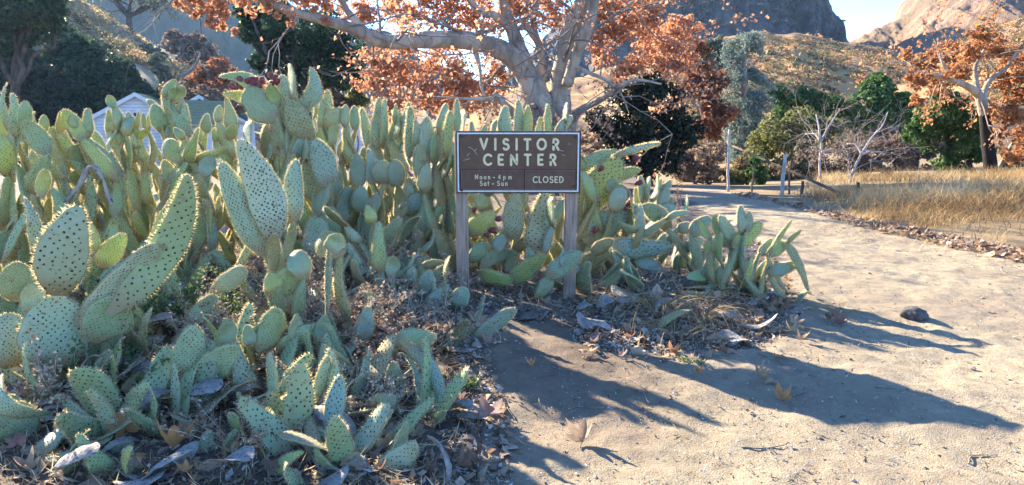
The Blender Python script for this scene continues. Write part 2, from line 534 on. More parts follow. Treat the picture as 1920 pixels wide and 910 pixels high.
def leaf_quads(C, size, rg, up=.25, out=None, aspect=.6):
    """one folded leaf per centre"""
    n = len(C)
    nrm = rg.normal(size=(n, 3)); 
    if out is not None: nrm = nrm * .8 + out
    nrm[:, 2] += up
    nrm /= np.linalg.norm(nrm, axis=1)[:, None]
    a = np.cross(nrm, rg.normal(size=(n, 3))); a /= np.linalg.norm(a, axis=1)[:, None] + 1e-9
    b = np.cross(nrm, a)
    s = (size * rg.uniform(.6, 1.35, n))[:, None]
    fold = nrm * s * rg.uniform(.05, .25, n)[:, None]
    V = np.stack([C - a * s * .5, C + b * s * .5 * aspect + fold, C + a * s * .5, C - b * s * .5 * aspect + fold], 1).reshape(-1, 3)
    return V, np.arange(n * 4).reshape(n, 4)
def clump_points(clumps, n, rg, sub=26, squash=.8, shell=.55, tight=.34):
    """leaf centres in bunches spread over the outer volume of each clump"""
    vol = np.array([r ** 1.7 for _, r in clumps]); vol = vol / vol.sum()
    PTS, OUT, T = [], [], []
    for (c, r), f in zip(clumps, vol):
        k = max(5, int(sub * rg.uniform(.8, 1.2)))
        d = rg.normal(size=(k, 3)); d /= np.linalg.norm(d, axis=1)[:, None]
        rad = r * (shell + (1 - shell) * rg.uniform(0, 1, k) ** .6)
        sc_ = d * rad[:, None] * np.array([1, 1, squash])
        tone = rg.uniform(-.22, .22, k)
        m = max(4, int(n * f))
        idx = rg.integers(0, k, m)
        e = rg.normal(size=(m, 3)); e /= np.linalg.norm(e, axis=1)[:, None]
        q = sc_[idx] + e * (r * tight * rg.uniform(.2, 1, m) ** .5)[:, None] * np.array([1, 1, .75])
        PTS.append(np.array(c) + q); OUT.append(e * .9 + d[idx] * .4); T.append(np.clip(.45 + tone[idx] + rg.normal(0, .2, m), 0, 1))
    return np.concatenate(PTS), np.concatenate(OUT), np.concatenate(T)
def crown(name, clumps, n, size, mat, parent, seed, sub=26, squash=.8, shell=.5, tight=.36, up=.35, aspect=.6, extra=None):
    rg = np.random.default_rng(seed)
    C, O, T = clump_points(clumps, n, rg, sub, squash, shell, tight)
    if extra is not None:
        C = np.vstack([C, extra]); O = np.vstack([O, rg.normal(size=extra.shape)]); T = np.concatenate([T, np.clip(rg.normal(.5, .25, len(extra)), 0, 1)])
    V, F = leaf_quads(C, size, rg, up, O, aspect)
    return link(name, mesh(name, V, [(F, 0)], [mat], False, fattr=T), parent)
def limb_path(p0, p1, rg, wig=.12, n=5):
    p0, p1 = np.array(p0, float), np.array(p1, float)
    L = np.linalg.norm(p1 - p0)
    pts = [p0 + (p1 - p0) * k / (n - 1) for k in range(n)]
    for k in range(1, n - 1): pts[k] = pts[k] + rg.normal(0, wig * L * .35, 3)
    return smooth_path(pts, 4)
def bare_branches(mb, p, d, L, r, rg, depth_, spread=.7, sides=5, tips=None, grav=0.0):
    """recursive wandering branches"""
    d = d / np.linalg.norm(d)
    pts = [np.array(p, float)]
    dd = d.copy()
    n = 4
    for k in range(n):
        dd = dd + rg.normal(0, .16, 3) + np.array([0, 0, grav]); dd /= np.linalg.norm(dd)
        pts.append(pts[-1] + dd * L / n)
    mb.tube(pts, np.linspace(r, r * .55, len(pts)), sides, cap=depth_ == 0)
    if tips is not None and depth_ <= 1: tips.extend(pts[2:])
    if depth_ > 0:
        for k in range(rg.integers(2, 4)):
            q = pts[rg.integers(2, len(pts))] if k else pts[-1]
            nd = dd + rg.normal(0, spread, 3)
            bare_branches(mb, q, nd, L * rg.uniform(.55, .8), r * .55, rg, depth_ - 1, spread, max(3, sides - 1), tips, grav)
def tree(name, label, cat, base, blobs, n, size, lmat, bmat, trad, seed, group=None, squash=.85, sub=26, shell=.5, tight=.36, limbs=True, lean=None, up=.35, aspect=.6):
    """base = (px, Y); blobs = list of (px, py, radius px[, dY])"""
    rg = np.random.default_rng(seed)
    bpx, Y = base
    x0 = P(bpx, 300, Y).x
    b = Vector((x0, Y, gzf(x0, Y) - .05))
    if isinstance(lean, (int, float)): b.z = lean
    o = empty(name, b, label, cat, group)
    cl = []
    for q in blobs:
        dy = q[3] if len(q) > 3 else rg.uniform(-.5, .5) * q[2] * Y / FPX
        c = P(q[0], q[1], Y + dy) - b
        cl.append((np.array(c), q[2] * depth(q[0], q[1], Y + dy) / FPX))
    crown("crown", cl, n, size, lmat, o, seed, sub, squash, shell, tight, up, aspect)
    if trad:
        mb = MB()
        cen = np.mean([c for c, _ in cl], 0)
        fork = np.array([cen[0] * .5, cen[1] * .5, max(.3, cen[2] * .55)])
        pth = limb_path((0, 0, -.1), fork, rg, .1)
        mb.tube(pth, np.linspace(trad * 1.25, trad * .7, len(pth)), 8)
        for c, r in cl:
            pth = limb_path(fork - np.array([0, 0, .1]), c + np.array([0, 0, -.1 * r]), rg, .15)
            mb.tube(pth, np.linspace(trad * .55, trad * .12, len(pth)), 6)
            for k in range(3 if limbs else 0):
                bare_branches(mb, pth[len(pth) * 2 // 3], rg.normal(size=3) + np.array([0, 0, .4]), r * .7, trad * .16, rg, 1)
        mb.obj("trunk", [bmat], o)
    return o

# ---- the big sycamore behind the sign
def sycamore():
    Y0 = 19.0
    b = P(1042, 300, Y0); b.z = gzf(b.x, Y0) - .1
    o = empty("sycamore_tree", b, "large pale barked sycamore with rust orange leaves and a long horizontal limb behind the sign", "tree")
    rg = np.random.default_rng(5)
    def limb(pts, mb, n=7, sides=12):
        q = [(*(P(x, y, Y0 + dy) - b), r * (.86 if y > 90 else .94) * depth(x, y, Y0 + dy) / FPX) for x, y, r, dy in pts]
        s = smooth_path(q, n)
        k = fbm(np.arange(len(s)) * .37, np.full(len(s), s[0, 0] * 3), 3, 8)
        mb.tube(s[:, :3], np.maximum(.012, s[:, 3] * (1 + .22 * k)), sides)
        return s
    tr = MB()
    T = [
        [(1034, 330, 46, 0), (1026, 250, 36, 0), (1006, 180, 28, 0), (984, 135, 25, 0), (958, 106, 22, -.2), (925, 88, 19, -.4), (880, 77, 18, -.8), (830, 74, 17, -1.2), (780, 76, 16, -1.6), (735, 79, 15, -1.9), (700, 73, 14, -2.2),
         (672, 58, 12, -2.4), (640, 47, 11, -2.6), (600, 36, 10, -2.8), (555, 24, 9, -3.0), (505, 6, 8, -3.2), (450, -25, 7, -3.4), (400, -60, 5, -3.6)],
        [(1052, 330, 42, .3), (1046, 230, 29, .2), (1052, 150, 22, .1), (1060, 100, 19, 0), (1070, 55, 18, -.1), (1090, 10, 16, -.2), (1108, -40, 13, -.3), (1120, -110, 8, 0)],
        [(985, 135, 22, 0), (974, 95, 18, .2), (962, 60, 14, .3), (950, 25, 11, .4), (940, -20, 9, .5), (950, -80, 5, .5)],
        [(1022, 200, 9, .5), (1017, 160, 9, .8), (1016, 115, 8, .9), (1010, 85, 7.5, .9), (996, 60, 7, .8), (980, 50, 6, .7), (962, 66, 3, .6)],
        [(1013, 90, 7, .9), (1000, 45, 6, 1.1), (1008, 0, 5, 1.2), (1004, -50, 4, 1.2)],
        [(1063, 160, 13, -.3), (1080, 105, 12, -.5), (1098, 60, 12, -.7), (1110, 25, 11, -.8), (1122, -30, 9, -.9), (1150, -90, 5, -1)],
        [(1066, 245, 16, -.4), (1082, 212, 8, -.8), (1110, 195, 7, -1.1), (1140, 178, 6, -1.4), (1165, 160, 5, -1.6), (1195, 150, 3, -1.8), (1240, 158, 2, -2)],
        [(960, 58, 9, .3), (935, 34, 8, .1), (905, 24, 7, -.2), (885, 8, 6, -.4), (870, -30, 5, -.6)],
        [(700, 73, 9, -2.2), (668, 40, 7, -2.1), (645, 10, 6, -2.0), (630, -40, 5, -2)],
        [(985, 235, 12, -.6), (950, 200, 8, -.9), (930, 180, 7, -1.0), (918, 186, 5, -1.1), (880, 186, 3, -1.2), (800, 182, 3, -1.2)],
        [(890, 92, 6, -.6), (900, 130, 4, -.7), (903, 165, 3, -.8), (920, 196, 2, -.9)],
        [(1072, 120, 5, -.4), (1100, 135, 4, -.8), (1135, 150, 3.5, -1.2), (1165, 178, 2.5, -1.4), (1178, 210, 1.5, -1.5)],
    ]
    paths = [limb(t, tr) for t in T]
    tr.obj("trunk", [B_PALE], o)
    br = MB(); tips = []
    for s in paths:
        for k in range(12, len(s) - 2, 5):
            d = rg.normal(size=3) * np.array([1, 1, .8]) + np.array([0, 0, .15])
            bare_branches(br, s[k, :3], d, rg.uniform(1.0, 2.2), max(.016, s[k, 3] * .2), rg, 2, .6, 5, tips, -.02)
    br.obj("branch", [B_GREY], o)
    # leaves: on the twigs, and in bunches through the crown
    cl = []
    def blob(x, y, r, dy): cl.append((np.array(P(x, y, Y0 + dy) - b), r * depth(x, y, Y0 + dy) / FPX))
    for x, y, r, dy in [(705, 150, 42, 1.5), (760, 125, 46, 2), (820, 120, 50, 2.5), (870, 150, 45, 2.2), (790, 170, 46, 1.5), (730, 195, 42, 1.2), (850, 195, 44, 2), (915, 170, 38, 2.5), (700, 110, 30, 2), (940, 130, 26, 2.4),
                        (680, 30, 34, 0), (760, 20, 46, 1), (830, 30, 44, .5), (900, 30, 48, 1), (970, 10, 45, 1.5), (1040, 15, 40, 2), (860, -30, 60, 0), (760, -40, 60, 0), (1000, -50, 60, 1),
                        (1150, 60, 44, 1), (1200, 30, 50, 1.5), (1235, 90, 46, 2), (1180, 120, 42, 1.2), (1275, 60, 40, 2.2), (1255, 130, 34, 2.2), (1130, 10, 40, 1), (1220, -30, 60, 1.5), (1290, 110, 30, 2.5), (1120, 100, 26, 2),
                        (560, -12, 40, -2.5), (480, -8, 42, -3.2), (410, 8, 30, -3.6), (360, 6, 26, -3.6), (620, -8, 36, -2), (400, 40, 16, -3.6)]:
        blob(x, y, r, dy)
    for x, y in ((417, 48), (425, 25), (395, 15), (345, 12), (330, 5), (440, 60), (378, 20), (365, 28), (520, 30), (545, 45), (500, 12), (590, 20), (610, 38)):
        blob(x, y, 8, -3.4)
    tips = np.array(tips)
    tips = tips[rg.integers(0, len(tips), 9000)] + rg.normal(0, .10, (9000, 3))
    px, py = project(tips[:, 0] + b.x, tips[:, 1] + b.y, tips[:, 2] + b.z)
    thin = ((px > 935) & (px < 1110) & (py > 60)) | ((py > 62) & (px < 935) & (py < 95)) | ((px < 640) & (py > 40)) | (px < 330)
    tips = tips[(~thin | (rg.uniform(size=len(tips)) < .12)) & (px > 318)]
    crown("crown", cl, 34000, .10, L_ORANGE, o, 71, 34, .9, .1, .30, .2, .75, extra=tips)
sycamore()

# ---- evergreens and shrubs on the left and behind
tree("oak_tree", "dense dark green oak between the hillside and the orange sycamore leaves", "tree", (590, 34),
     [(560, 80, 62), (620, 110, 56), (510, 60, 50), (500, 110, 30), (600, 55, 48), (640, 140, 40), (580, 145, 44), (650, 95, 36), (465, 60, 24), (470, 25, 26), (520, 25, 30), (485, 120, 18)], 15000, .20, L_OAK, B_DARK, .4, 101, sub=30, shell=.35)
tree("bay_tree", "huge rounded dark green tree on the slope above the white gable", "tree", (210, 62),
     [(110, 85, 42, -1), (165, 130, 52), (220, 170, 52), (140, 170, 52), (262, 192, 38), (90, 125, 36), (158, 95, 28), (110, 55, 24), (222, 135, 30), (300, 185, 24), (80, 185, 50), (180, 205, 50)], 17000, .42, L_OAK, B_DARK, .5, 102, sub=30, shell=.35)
tree("overhanging_tree", "dark leafy tree filling the top corner of the picture above the hillside", "tree", (20, 44),
     [(30, 25, 60), (75, 10, 46), (-40, 50, 70), (20, 70, 40), (95, 45, 26), (60, -40, 70)], 9000, .30, L_OAK, B_DARK, .35, 103, sub=28, shell=.3)
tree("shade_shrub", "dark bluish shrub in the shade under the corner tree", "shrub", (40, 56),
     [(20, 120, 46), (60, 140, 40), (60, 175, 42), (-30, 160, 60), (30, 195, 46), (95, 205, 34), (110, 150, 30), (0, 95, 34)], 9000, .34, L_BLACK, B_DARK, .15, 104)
def lone_oak():
    Y = 110; b = P(243, 62, Y); b.z -= 1.5
    o = empty("bare_oak", b, "open branched small oak standing alone on the pale hillside crest", "tree")
    rg = np.random.default_rng(9)
    mb = MB(); tips = []
    s = smooth_path([(0, 0, 0), (.1, 0, 1.5), (0, .1, 3.0), (.2, 0, 4.0)], 4)
    mb.tube(s, np.linspace(.55, .36, len(s)), 8)
    for a in range(9):
        an = a * 2 * math.pi / 9
        bare_branches(mb, s[-1 - (a % 3)], np.array([math.cos(an) * 1.1, math.sin(an) * .8, .75]), 3.6, .24, rg, 3, .55, 6, tips, .02)
    mb.obj("trunk", [B_DARK], o)
    tips = np.array(tips); q = tips[rg.integers(0, len(tips), 2600)] + rg.normal(0, .3, (2600, 3))
    V, F = leaf_quads(q, .38, rg)
    link("crown", mesh("crown", V, [(F, 0)], [L_SAGE], False, fattr=rg.uniform(0, .8, len(q))), o)
lone_oak()
def lone_palm():
    Y = 118; b = P(381, 92, Y); b.z -= .5
    o = empty("slender_tree", b, "thin straight bare trunk rising in front of the blue hill", "tree")
    mb = MB(); h = 6.2
    mb.tube([(0, 0, 0), (-.1, 0, h * .5), (-.25, 0, h)], [.2, .15, .11], 7)
    mb.obj("trunk", [B_DARK], o)
    rg = np.random.default_rng(3)
    q = rg.normal(0, 1, (500, 3)) * np.array([.9, .9, .5]) + np.array([-.25, 0, h])
    V, F = leaf_quads(q, .4, rg)
    link("crown", mesh("crown", V, [(F, 0)], [L_SAGE], False, fattr=rg.uniform(0, .6, 500)), o)
lone_palm()
for i, (lab, base, blobs, n, sz, mt) in enumerate([
    ("grey brown thicket below the slender bare trunk", (350, 80), [(330, 80, 26), (350, 95, 26), (385, 100, 24), (365, 78, 20)], 2600, .45, L_DRY),
    ("rust coloured dry brush above the green roofs", (420, 62), [(395, 150, 34), (440, 165, 34), (360, 165, 26), (470, 175, 26), (415, 130, 26)], 4200, .36, L_RUST),
    ("pale sage bush beside the fallen dead branch", (300, 66), [(300, 130, 18), (290, 112, 14), (312, 150, 14)], 1700, .34, L_SAGE),
    ("dull purple brown brush just above the second gable", (345, 55), [(345, 178, 26), (390, 182, 24), (320, 172, 18), (435, 190, 28), (470, 195, 24)], 3400, .3, L_DRY),
    ("small yellow green bush at the foot of the dark oak", (668, 36), [(668, 178, 17), (660, 192, 14), (682, 190, 12)], 1500, .16, L_YELLOW),
    ("tangled grey brown shrub between the brick chimney and dark oak", (590, 36), [(590, 170, 24), (560, 160, 22), (620, 180, 22), (640, 195, 20)], 3000, .17, L_DRY),
    ("olive bush at the lower end of the grassy crest", (290, 96), [(288, 100, 13), (275, 92, 11), (304, 108, 10)], 1300, .42, L_SAGE),
    ("dim scrub under the huge rounded tree", (130, 58), [(120, 215, 30), (160, 225, 30), (70, 225, 34), (200, 222, 24)], 3200, .3, L_BLACK),
    ]):
    tree("hillside_bush", lab, "bush", base, blobs, n, sz, mt, B_GREY, .06, 120 + i, "bushes on the hillside", limbs=False)
def fallen_branch():
    b = P(360, 150, 60)
    o = MB(); rg = np.random.default_rng(4)
    p = [np.array(P(x, y, 60) - b) for x, y in ((335, 142), (350, 138), (362, 128), (370, 115), (376, 100))]
    o.tube(smooth_path(p, 4), np.linspace(.16, .07, 17), 6)
    for q in p[1:]:
        bare_branches(o, q, rg.normal(size=3) + np.array([.3, 0, .5]), 1.2, .05, rg, 2)
    p = [np.array(P(x, y, 60) - b) for x, y in ((350, 138), (340, 150), (330, 160), (345, 175))]
    o.tube(smooth_path(p, 4), np.linspace(.1, .04, 13), 6)
    ob = o.obj("dead_branch", [B_GREY]); ob.location = b
    tag(ob, "crooked dead branch lying on the brush above the roofs", "branch")
fallen_branch()

# ---- trees and shrubs right of the sign
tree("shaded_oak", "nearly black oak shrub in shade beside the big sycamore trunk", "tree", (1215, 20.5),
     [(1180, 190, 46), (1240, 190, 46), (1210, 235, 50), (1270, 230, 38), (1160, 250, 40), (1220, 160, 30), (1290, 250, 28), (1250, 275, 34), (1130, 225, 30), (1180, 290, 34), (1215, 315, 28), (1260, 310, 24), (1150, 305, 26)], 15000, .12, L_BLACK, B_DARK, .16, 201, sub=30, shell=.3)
tree("brush_thicket", "dry brown thicket of thin stems at the far end of the dirt road", "shrub", (1310, 22),
     [(1310, 300, 26), (1285, 320, 24), (1340, 285, 24), (1110, 270, 30), (1325, 325, 22), (1270, 300, 26)], 3800, .10, L_DRY, B_GREY, .05, 202)
tree("rusty_tree", "small tree with rust brown leaves before the silver conifer", "tree", (1330, 28),
     [(1330, 180, 34), (1310, 130, 30), (1350, 215, 30), (1325, 240, 28), (1300, 90, 26), (1345, 150, 22), (1290, 160, 22)], 6500, .15, L_RUST, B_GREY, .1, 203, shell=.3)
tree("brush_thicket", "low mixed brush closing off the far end of the dirt road", "shrub", (1390, 25), [(1290, 325, 22), (1320, 320, 24), (1350, 328, 20), (1385, 325, 22), (1430, 328, 22), (1465, 325, 22), (1500, 325, 22), (1270, 312, 24), (1400, 305, 20)], 7000, .12, L_MIX, B_GREY, .05, 206)
def conifer():
    Y = 40; b = P(1398, 300, Y); b.z = gzf(b.x, Y) - .1
    o = empty("silver_conifer", b, "tall silvery grey green conifer with drooping sprays and a bent top", "tree")
    rg = np.random.default_rng(66)
    mb = MB()
    sp = [np.array(P(x, y, Y) - b) for x, y in ((1400, 320), (1398, 250), (1396, 180), (1394, 120), (1396, 85), (1404, 68))]
    s = smooth_path(sp, 4); mb.tube(s, np.linspace(.35, .06, len(s)), 8)
    C = []
    prof = [(58, 8), (70, 30), (90, 42), (120, 44), (150, 50), (180, 48), (210, 44), (240, 40), (275, 34), (300, 24)]
    for k in range(150):
        py = rg.uniform(62, 300); wpx = np.interp(py, [a for a, _ in prof], [c for _, c in prof]) * rg.uniform(.55, 1.15)
        an = rg.uniform(0, 2 * math.pi)
        z0 = np.array(P(1398, py, Y) - b); t = np.argmin(np.abs(s[:, 2] - z0[2])); a0 = s[t]
        L = wpx * Y / FPX
        tip = a0 + np.array([math.cos(an) * L, math.sin(an) * L, -L * .35 + .2])
        mid = (a0 + tip) / 2 + np.array([0, 0, .22 * L])
        pth = smooth_path([a0, mid, tip], 4); mb.tube(pth, np.linspace(.05, .012, len(pth)), 4)
        m = 130
        u = rg.uniform(.15, 1, m) ** .7
        q = np.stack([np.interp(u * (len(pth) - 1), np.arange(len(pth)), pth[:, d]) for d in range(3)], 1)
        C.append(q + rg.normal(0, 1, (m, 3)) * np.array([.18, .18, .14]) * (.5 + L * .3) - np.array([0, 0, .15]) * rg.uniform(0, 1.6, m)[:, None])
    C = np.concatenate(C)
    V, F = leaf_quads(C, .17, rg, .1, None, .35)
    link("crown", mesh("crown", V, [(F, 0)], [L_SILVER], False, fattr=np.clip(rg.normal(.5, .25, len(C)), 0, 1)), o)
    mb.obj("trunk", [B_GREY], o)
conifer()
for i, (nm, lab, base, blobs, n, sz, mt, tr) in enumerate([
    ("green_tree", "bright green round crowned tree between the bare white trees and hill", (1645, 44), [(1640, 165, 30), (1625, 195, 34), (1660, 190, 32), (1680, 215, 34), (1640, 222, 32), (1610, 225, 24), (1700, 190, 22)], 7500, .24, L_GREEN, .16),
    ("green_tree", "low spreading green tree beside the silver conifer", (1510, 46), [(1470, 190, 30), (1510, 185, 28), (1550, 195, 30), (1490, 210, 30), (1530, 215, 30), (1570, 215, 26), (1465, 225, 22)], 7000, .24, L_GREEN, .16),
    ("leafy_bush", "large yellow green bush behind the thin pale pole", (1470, 29), [(1460, 250, 40), (1500, 235, 38), (1430, 280, 36), (1530, 255, 34), (1480, 285, 40), (1420, 315, 28), (1560, 240, 26), (1400, 335, 20)], 9500, .14, L_YELLOW, .1),
    ("leafy_bush", "small green sapling growing by the road fence", (1420, 20), [(1420, 300, 14), (1428, 325, 16), (1412, 322, 13), (1425, 342, 14)], 1500, .09, L_GREEN, .03),
    ("leafy_bush", "golden leaved little bush beside the thin pale pole", (1385, 21), [(1385, 330, 16), (1376, 344, 14), (1398, 340, 12)], 1300, .08, L_YELLOW, .03),
    ("green_tree", "dense green shrubby tree left of the black sycamore trunk", (1790, 24), [(1770, 210, 40), (1810, 240, 44), (1760, 255, 36), (1800, 285, 38), (1740, 225, 30), (1830, 280, 28), (1780, 310, 28), (1720, 250, 24), (1770, 180, 26)], 10500, .13, L_GREEN, .1),
    ("leafy_bush", "tangle of purplish brown twigs under the bare white trees", (1560, 26), [(1520, 310, 34), (1560, 300, 38), (1600, 310, 34), (1640, 290, 34), (1670, 275, 28), (1580, 335, 30), (1500, 335, 26), (1690, 300, 24), (1540, 345, 22), (1620, 345, 26), (1660, 335, 24), (1480, 345, 20), (1600, 280, 30)], 8000, .11, L_DRY, .07),
    ("leafy_bush", "dull brown brush on the slope behind the dry meadow", (1700, 34), [(1690, 260, 26), (1720, 290, 26), (1660, 250, 22), (1735, 265, 20), (1700, 320, 24), (1740, 330, 24), (1640, 315, 24), (1790, 335, 22)], 5200, .18, L_DRY, .06),
    ("leafy_bush", "dark thicket in the shade at the meadow edge past the black trunk", (1890, 27), [(1880, 330, 30), (1920, 310, 36), (1860, 345, 20), (1960, 330, 40)], 3200, .15, L_BLACK, .06),
    ("leafy_bush", "pale grey green brush beyond the rusty tree", (1365, 50), [(1365, 110, 26), (1350, 85, 20), (1340, 120, 24), (1330, 95, 22)], 2400, .3, L_SAGE, .08),
    ]):
    tree(nm, lab, "tree" if nm == "green_tree" else "bush", base, blobs, n, sz, mt, B_GREY, tr, 220 + i, "trees and bushes across the road", shell=.35)
def bare_tree(lab, segs, Y, seed):
    x, y = segs[0][0][:2]
    b = P(x, y, Y); b.z = gzf(b.x, Y) - .1
    o = MB(); rg = np.random.default_rng(seed)
    for s in segs:
        q = smooth_path([(*(P(a, c, Y + .2 * k) - b), r * Y / FPX) for k, (a, c, r) in enumerate(s)], 5)
        if s is segs[0]: q[0, 2] = -.1
        o.tube(q[:, :3], q[:, 3], 6)
        for k in range(4, len(q), 2):
            bare_branches(o, q[k, :3], rg.normal(size=3) * np.array([1, .6, .8]) + np.array([0, 0, .5]), rg.uniform(.4, .9), max(.006, q[k, 3] * .3), rg, 2, .5, 4)
    t = empty("bare_tree", b, lab, "tree", "leafless white trees by the fence")
    o.obj("trunk", [B_WHITE], t)
bare_tree("leafless white tree with an upright forked trunk behind the road fence", [[(1546, 372, 2.8), (1538, 330, 2.7), (1537, 300, 2.5), (1540, 272, 2.3), (1538, 262, 2.0)], [(1538, 264, 2.4), (1528, 252, 2), (1510, 252, 1.4)], [(1539, 266, 2.4), (1550, 245, 2), (1560, 228, 1.5), (1575, 205, 1)], [(1538, 262, 2.2), (1535, 235, 1.8), (1530, 215, 1)], [(1541, 285, 1.8), (1565, 280, 1.4), (1590, 285, 1)]], 19.5, 301)
bare_tree("leafless white tree with a slanting trunk leaning over the dry meadow", [[(1566, 385, 2.9), (1590, 350, 2.9), (1600, 320, 2.7), (1616, 288, 2.4), (1630, 265, 1.9), (1645, 245, 1.4)], [(1616, 290, 2), (1605, 272, 1.6), (1588, 270, 1)], [(1616, 290, 1.8), (1632, 284, 1.5), (1655, 285, 1)], [(1638, 255, 1.6), (1655, 235, 1.2), (1665, 210, .8)]], 18.5, 302)
def far_sycamore():
    Y = 21; b = P(1857, 350, Y); b.z = gzf(b.x, Y) - .1
    o = empty("autumn_sycamore", b, "orange leaved sycamore with a white limb above a blackened trunk", "tree")
    rg = np.random.default_rng(12)
    def lim(mb, pts, n=6):
        q = smooth_path([(*(P(x, y, Y + dy) - b), r * Y / FPX) for x, y, r, dy in pts], n)
        mb.tube(q[:, :3], q[:, 3], 8); return q
    k = MB(); q0 = lim(k, [(1859, 356, 15, 0), (1857, 310, 12, 0), (1852, 270, 11, 0), (1848, 235, 10, 0), (1846, 215, 9.5, 0)]); lim(k, [(1838, 352, 8, .3), (1828, 330, 6, .3), (1812, 300, 5, .4)])
    k.obj("trunk", [B_BURNT], o)
    mb = MB(); tips = []
    S = [lim(mb, t) for t in ([(1846, 217, 9.2, 0), (1840, 190, 9, 0), (1832, 175, 8, 0), (1815, 163, 6, -.3), (1785, 150, 5, -.6), (1755, 143, 4, -.8), (1720, 136, 2.5, -1), (1690, 135, 1.5, -1)],
         [(1842, 195, 7, 0), (1848, 165, 5, .2), (1862, 145, 4, .3), (1885, 130, 3.5, .4), (1905, 100, 3, .4), (1930, 70, 2, .5)],
         [(1835, 178, 5, 0), (1828, 130, 4, .3), (1840, 105, 3, .4), (1852, 80, 2.5, .4), (1858, 55, 1.5, .4)],
         [(1790, 152, 3, -.6), (1770, 125, 2, -.6), (1762, 100, 1.3, -.6)], [(1870, 320, 4, .6), (1895, 275, 3, .8), (1915, 240, 2, .9)])]
    for s in S:
        for i in range(6, len(s), 4):
            bare_branches(mb, s[i, :3], rg.normal(size=3) * np.array([1, .7, .7]) + np.array([0, 0, .2]), rg.uniform(.7, 1.4), max(.01, s[i, 3] * .3), rg, 2, .6, 4, tips)
    mb.obj("branch", [B_PALE], o)
    cl = []
    for x, y, r in [(1730, 120, 28), (1770, 100, 32), (1820, 95, 34), (1870, 90, 34), (1910, 110, 34), (1880, 150, 34), (1920, 180, 36), (1760, 165, 24), (1720, 150, 22), (1800, 130, 24), (1890, 215, 32), (1930, 260, 34), (1900, 290, 24), (1840, 65, 22), (1960, 140, 50), (1720, 190, 14), (1700, 105, 14), (1870, 250, 18)]:
        cl.append((np.array(P(x, y, Y + rg.uniform(-1.5, 1.5)) - b), r * Y / FPX))
    tips = np.array(tips); tips = tips[rg.integers(0, len(tips), 1600)] + rg.normal(0, .08, (1600, 3))
    crown("crown", cl, 12000, .10, L_AUTUMN, o, 77, 26, .8, .15, .28, .2, .7, extra=tips)
far_sycamore()

# ---- scrub that covers the hills: far too much to count
def scrub(name, H, n, vr, size, per, mat, seed, hgt=1.0, pxr=(-400, 2400), leaf=.4, tone=.5):
    rg = np.random.default_rng(seed)
    X, Y, Z = H["X"], H["Y"], H["Z"]
    nv_ = X.shape[0] - 12
    r0, r1 = int(vr[0] * nv_), int(vr[1] * nv_)
    cols = np.where((H["px"] > pxr[0]) & (H["px"] < pxr[1]))[0]
    i = rg.uniform(r0, r1, n); j = rg.uniform(cols[0], cols[-1] - 1, n)
    i0, j0 = i.astype(int), j.astype(int)
    fi, fj = i - i0, j - j0
    def s(A): return (A[i0, j0] * (1 - fi) + A[i0 + 1, j0] * fi) * (1 - fj) + (A[i0, j0 + 1] * (1 - fi) + A[i0 + 1, j0 + 1] * fi) * fj
    B = np.stack([s(X), s(Y), s(Z)], 1)
    k = fbm(B[:, 0] * .07, B[:, 1] * .07, 3, seed) > -.08
    B = B[k]; m = len(B)
    sz = size * rg.uniform(.4, 1.5, m) ** 1.3
    tn = np.clip(tone + rg.normal(0, .28, m), 0, 1)
    idx = np.repeat(np.arange(m), per)
    e = rg.normal(size=(len(idx), 3)); e /= np.linalg.norm(e, axis=1)[:, None]; e[:, 2] = np.abs(e[:, 2]) * hgt
    C = B[idx] + e * (sz[idx] * rg.uniform(.4, 1, len(idx)))[:, None]
    V, F = leaf_quads(C, leaf, rg, .5, e)
    o = link(name, mesh(name, V, [(F, 0)], [mat], False, fattr=np.clip(tn[idx] + rg.normal(0, .08, len(idx)), 0, 1)))
    tag(o, kind='stuff')
scrub("chaparral", CHAP, 7500, (.03, .99), .85, 18, L_MIX, 401, .8, (1200, 2300), .46)
scrub("hillside_scrub", LEFT, 1500, (.02, .74), .95, 24, L_MIX, 402, .9, (-400, 760), .42, .4)
L_GOLD = leaf_mat("golden_grass_tufts", [(0, (.22, .15, .06)), (.5, (.46, .34, .15)), (1, (.62, .50, .28))], .45)
scrub("hillside_grass", LEFT, 3800, (.45, 1.0), .55, 12, L_GOLD, 404, .9, (-300, 700), .34, .55)
scrub("ridge_scrub", CLIFF, 500, (.5, 1.0), 3.0, 18, L_SAGE, 403, .7, (1240, 1640), 1.6, .2)
# ================================================================ SIGN
def paint(name, c, rough=.5, wear=None, scale=14):
    m = NT(name)
    if wear:
        co = m.coord()
        n = m.noise(co, scale, 6, .7)
        m.col(m.ramp(n, [(.45, c), (.75, wear)]))
        m.bump(m.noise(co, 60, 4), .12, .004)
    else: m.col(c)
    m.rough(rough)
    return m.m
SGN_BROWN = paint("sign_brown", (.115, .062, .033), .5, (.15, .092, .056))
SGN_PANEL = paint("sign_panel_brown", (.108, .058, .034), .45, (.145, .088, .058))
SGN_EDGE = paint("sign_edge_brown", (.05, .035, .03), .6, (.12, .09, .08))
SGN_WHITE = paint("sign_white_line", (.70, .69, .66), .5, (.5, .48, .45), 30)
SGN_CREAM = paint("sign_cream", (.74, .60, .35), .5, (.60, .47, .26), 50)
SGN_PINK = paint("sign_pink_edge", (.36, .16, .17), .5, (.16, .07, .07), 40)
IRON = paint("rusty_bolt", (.06, .035, .028), .6, (.12, .06, .04), 80)
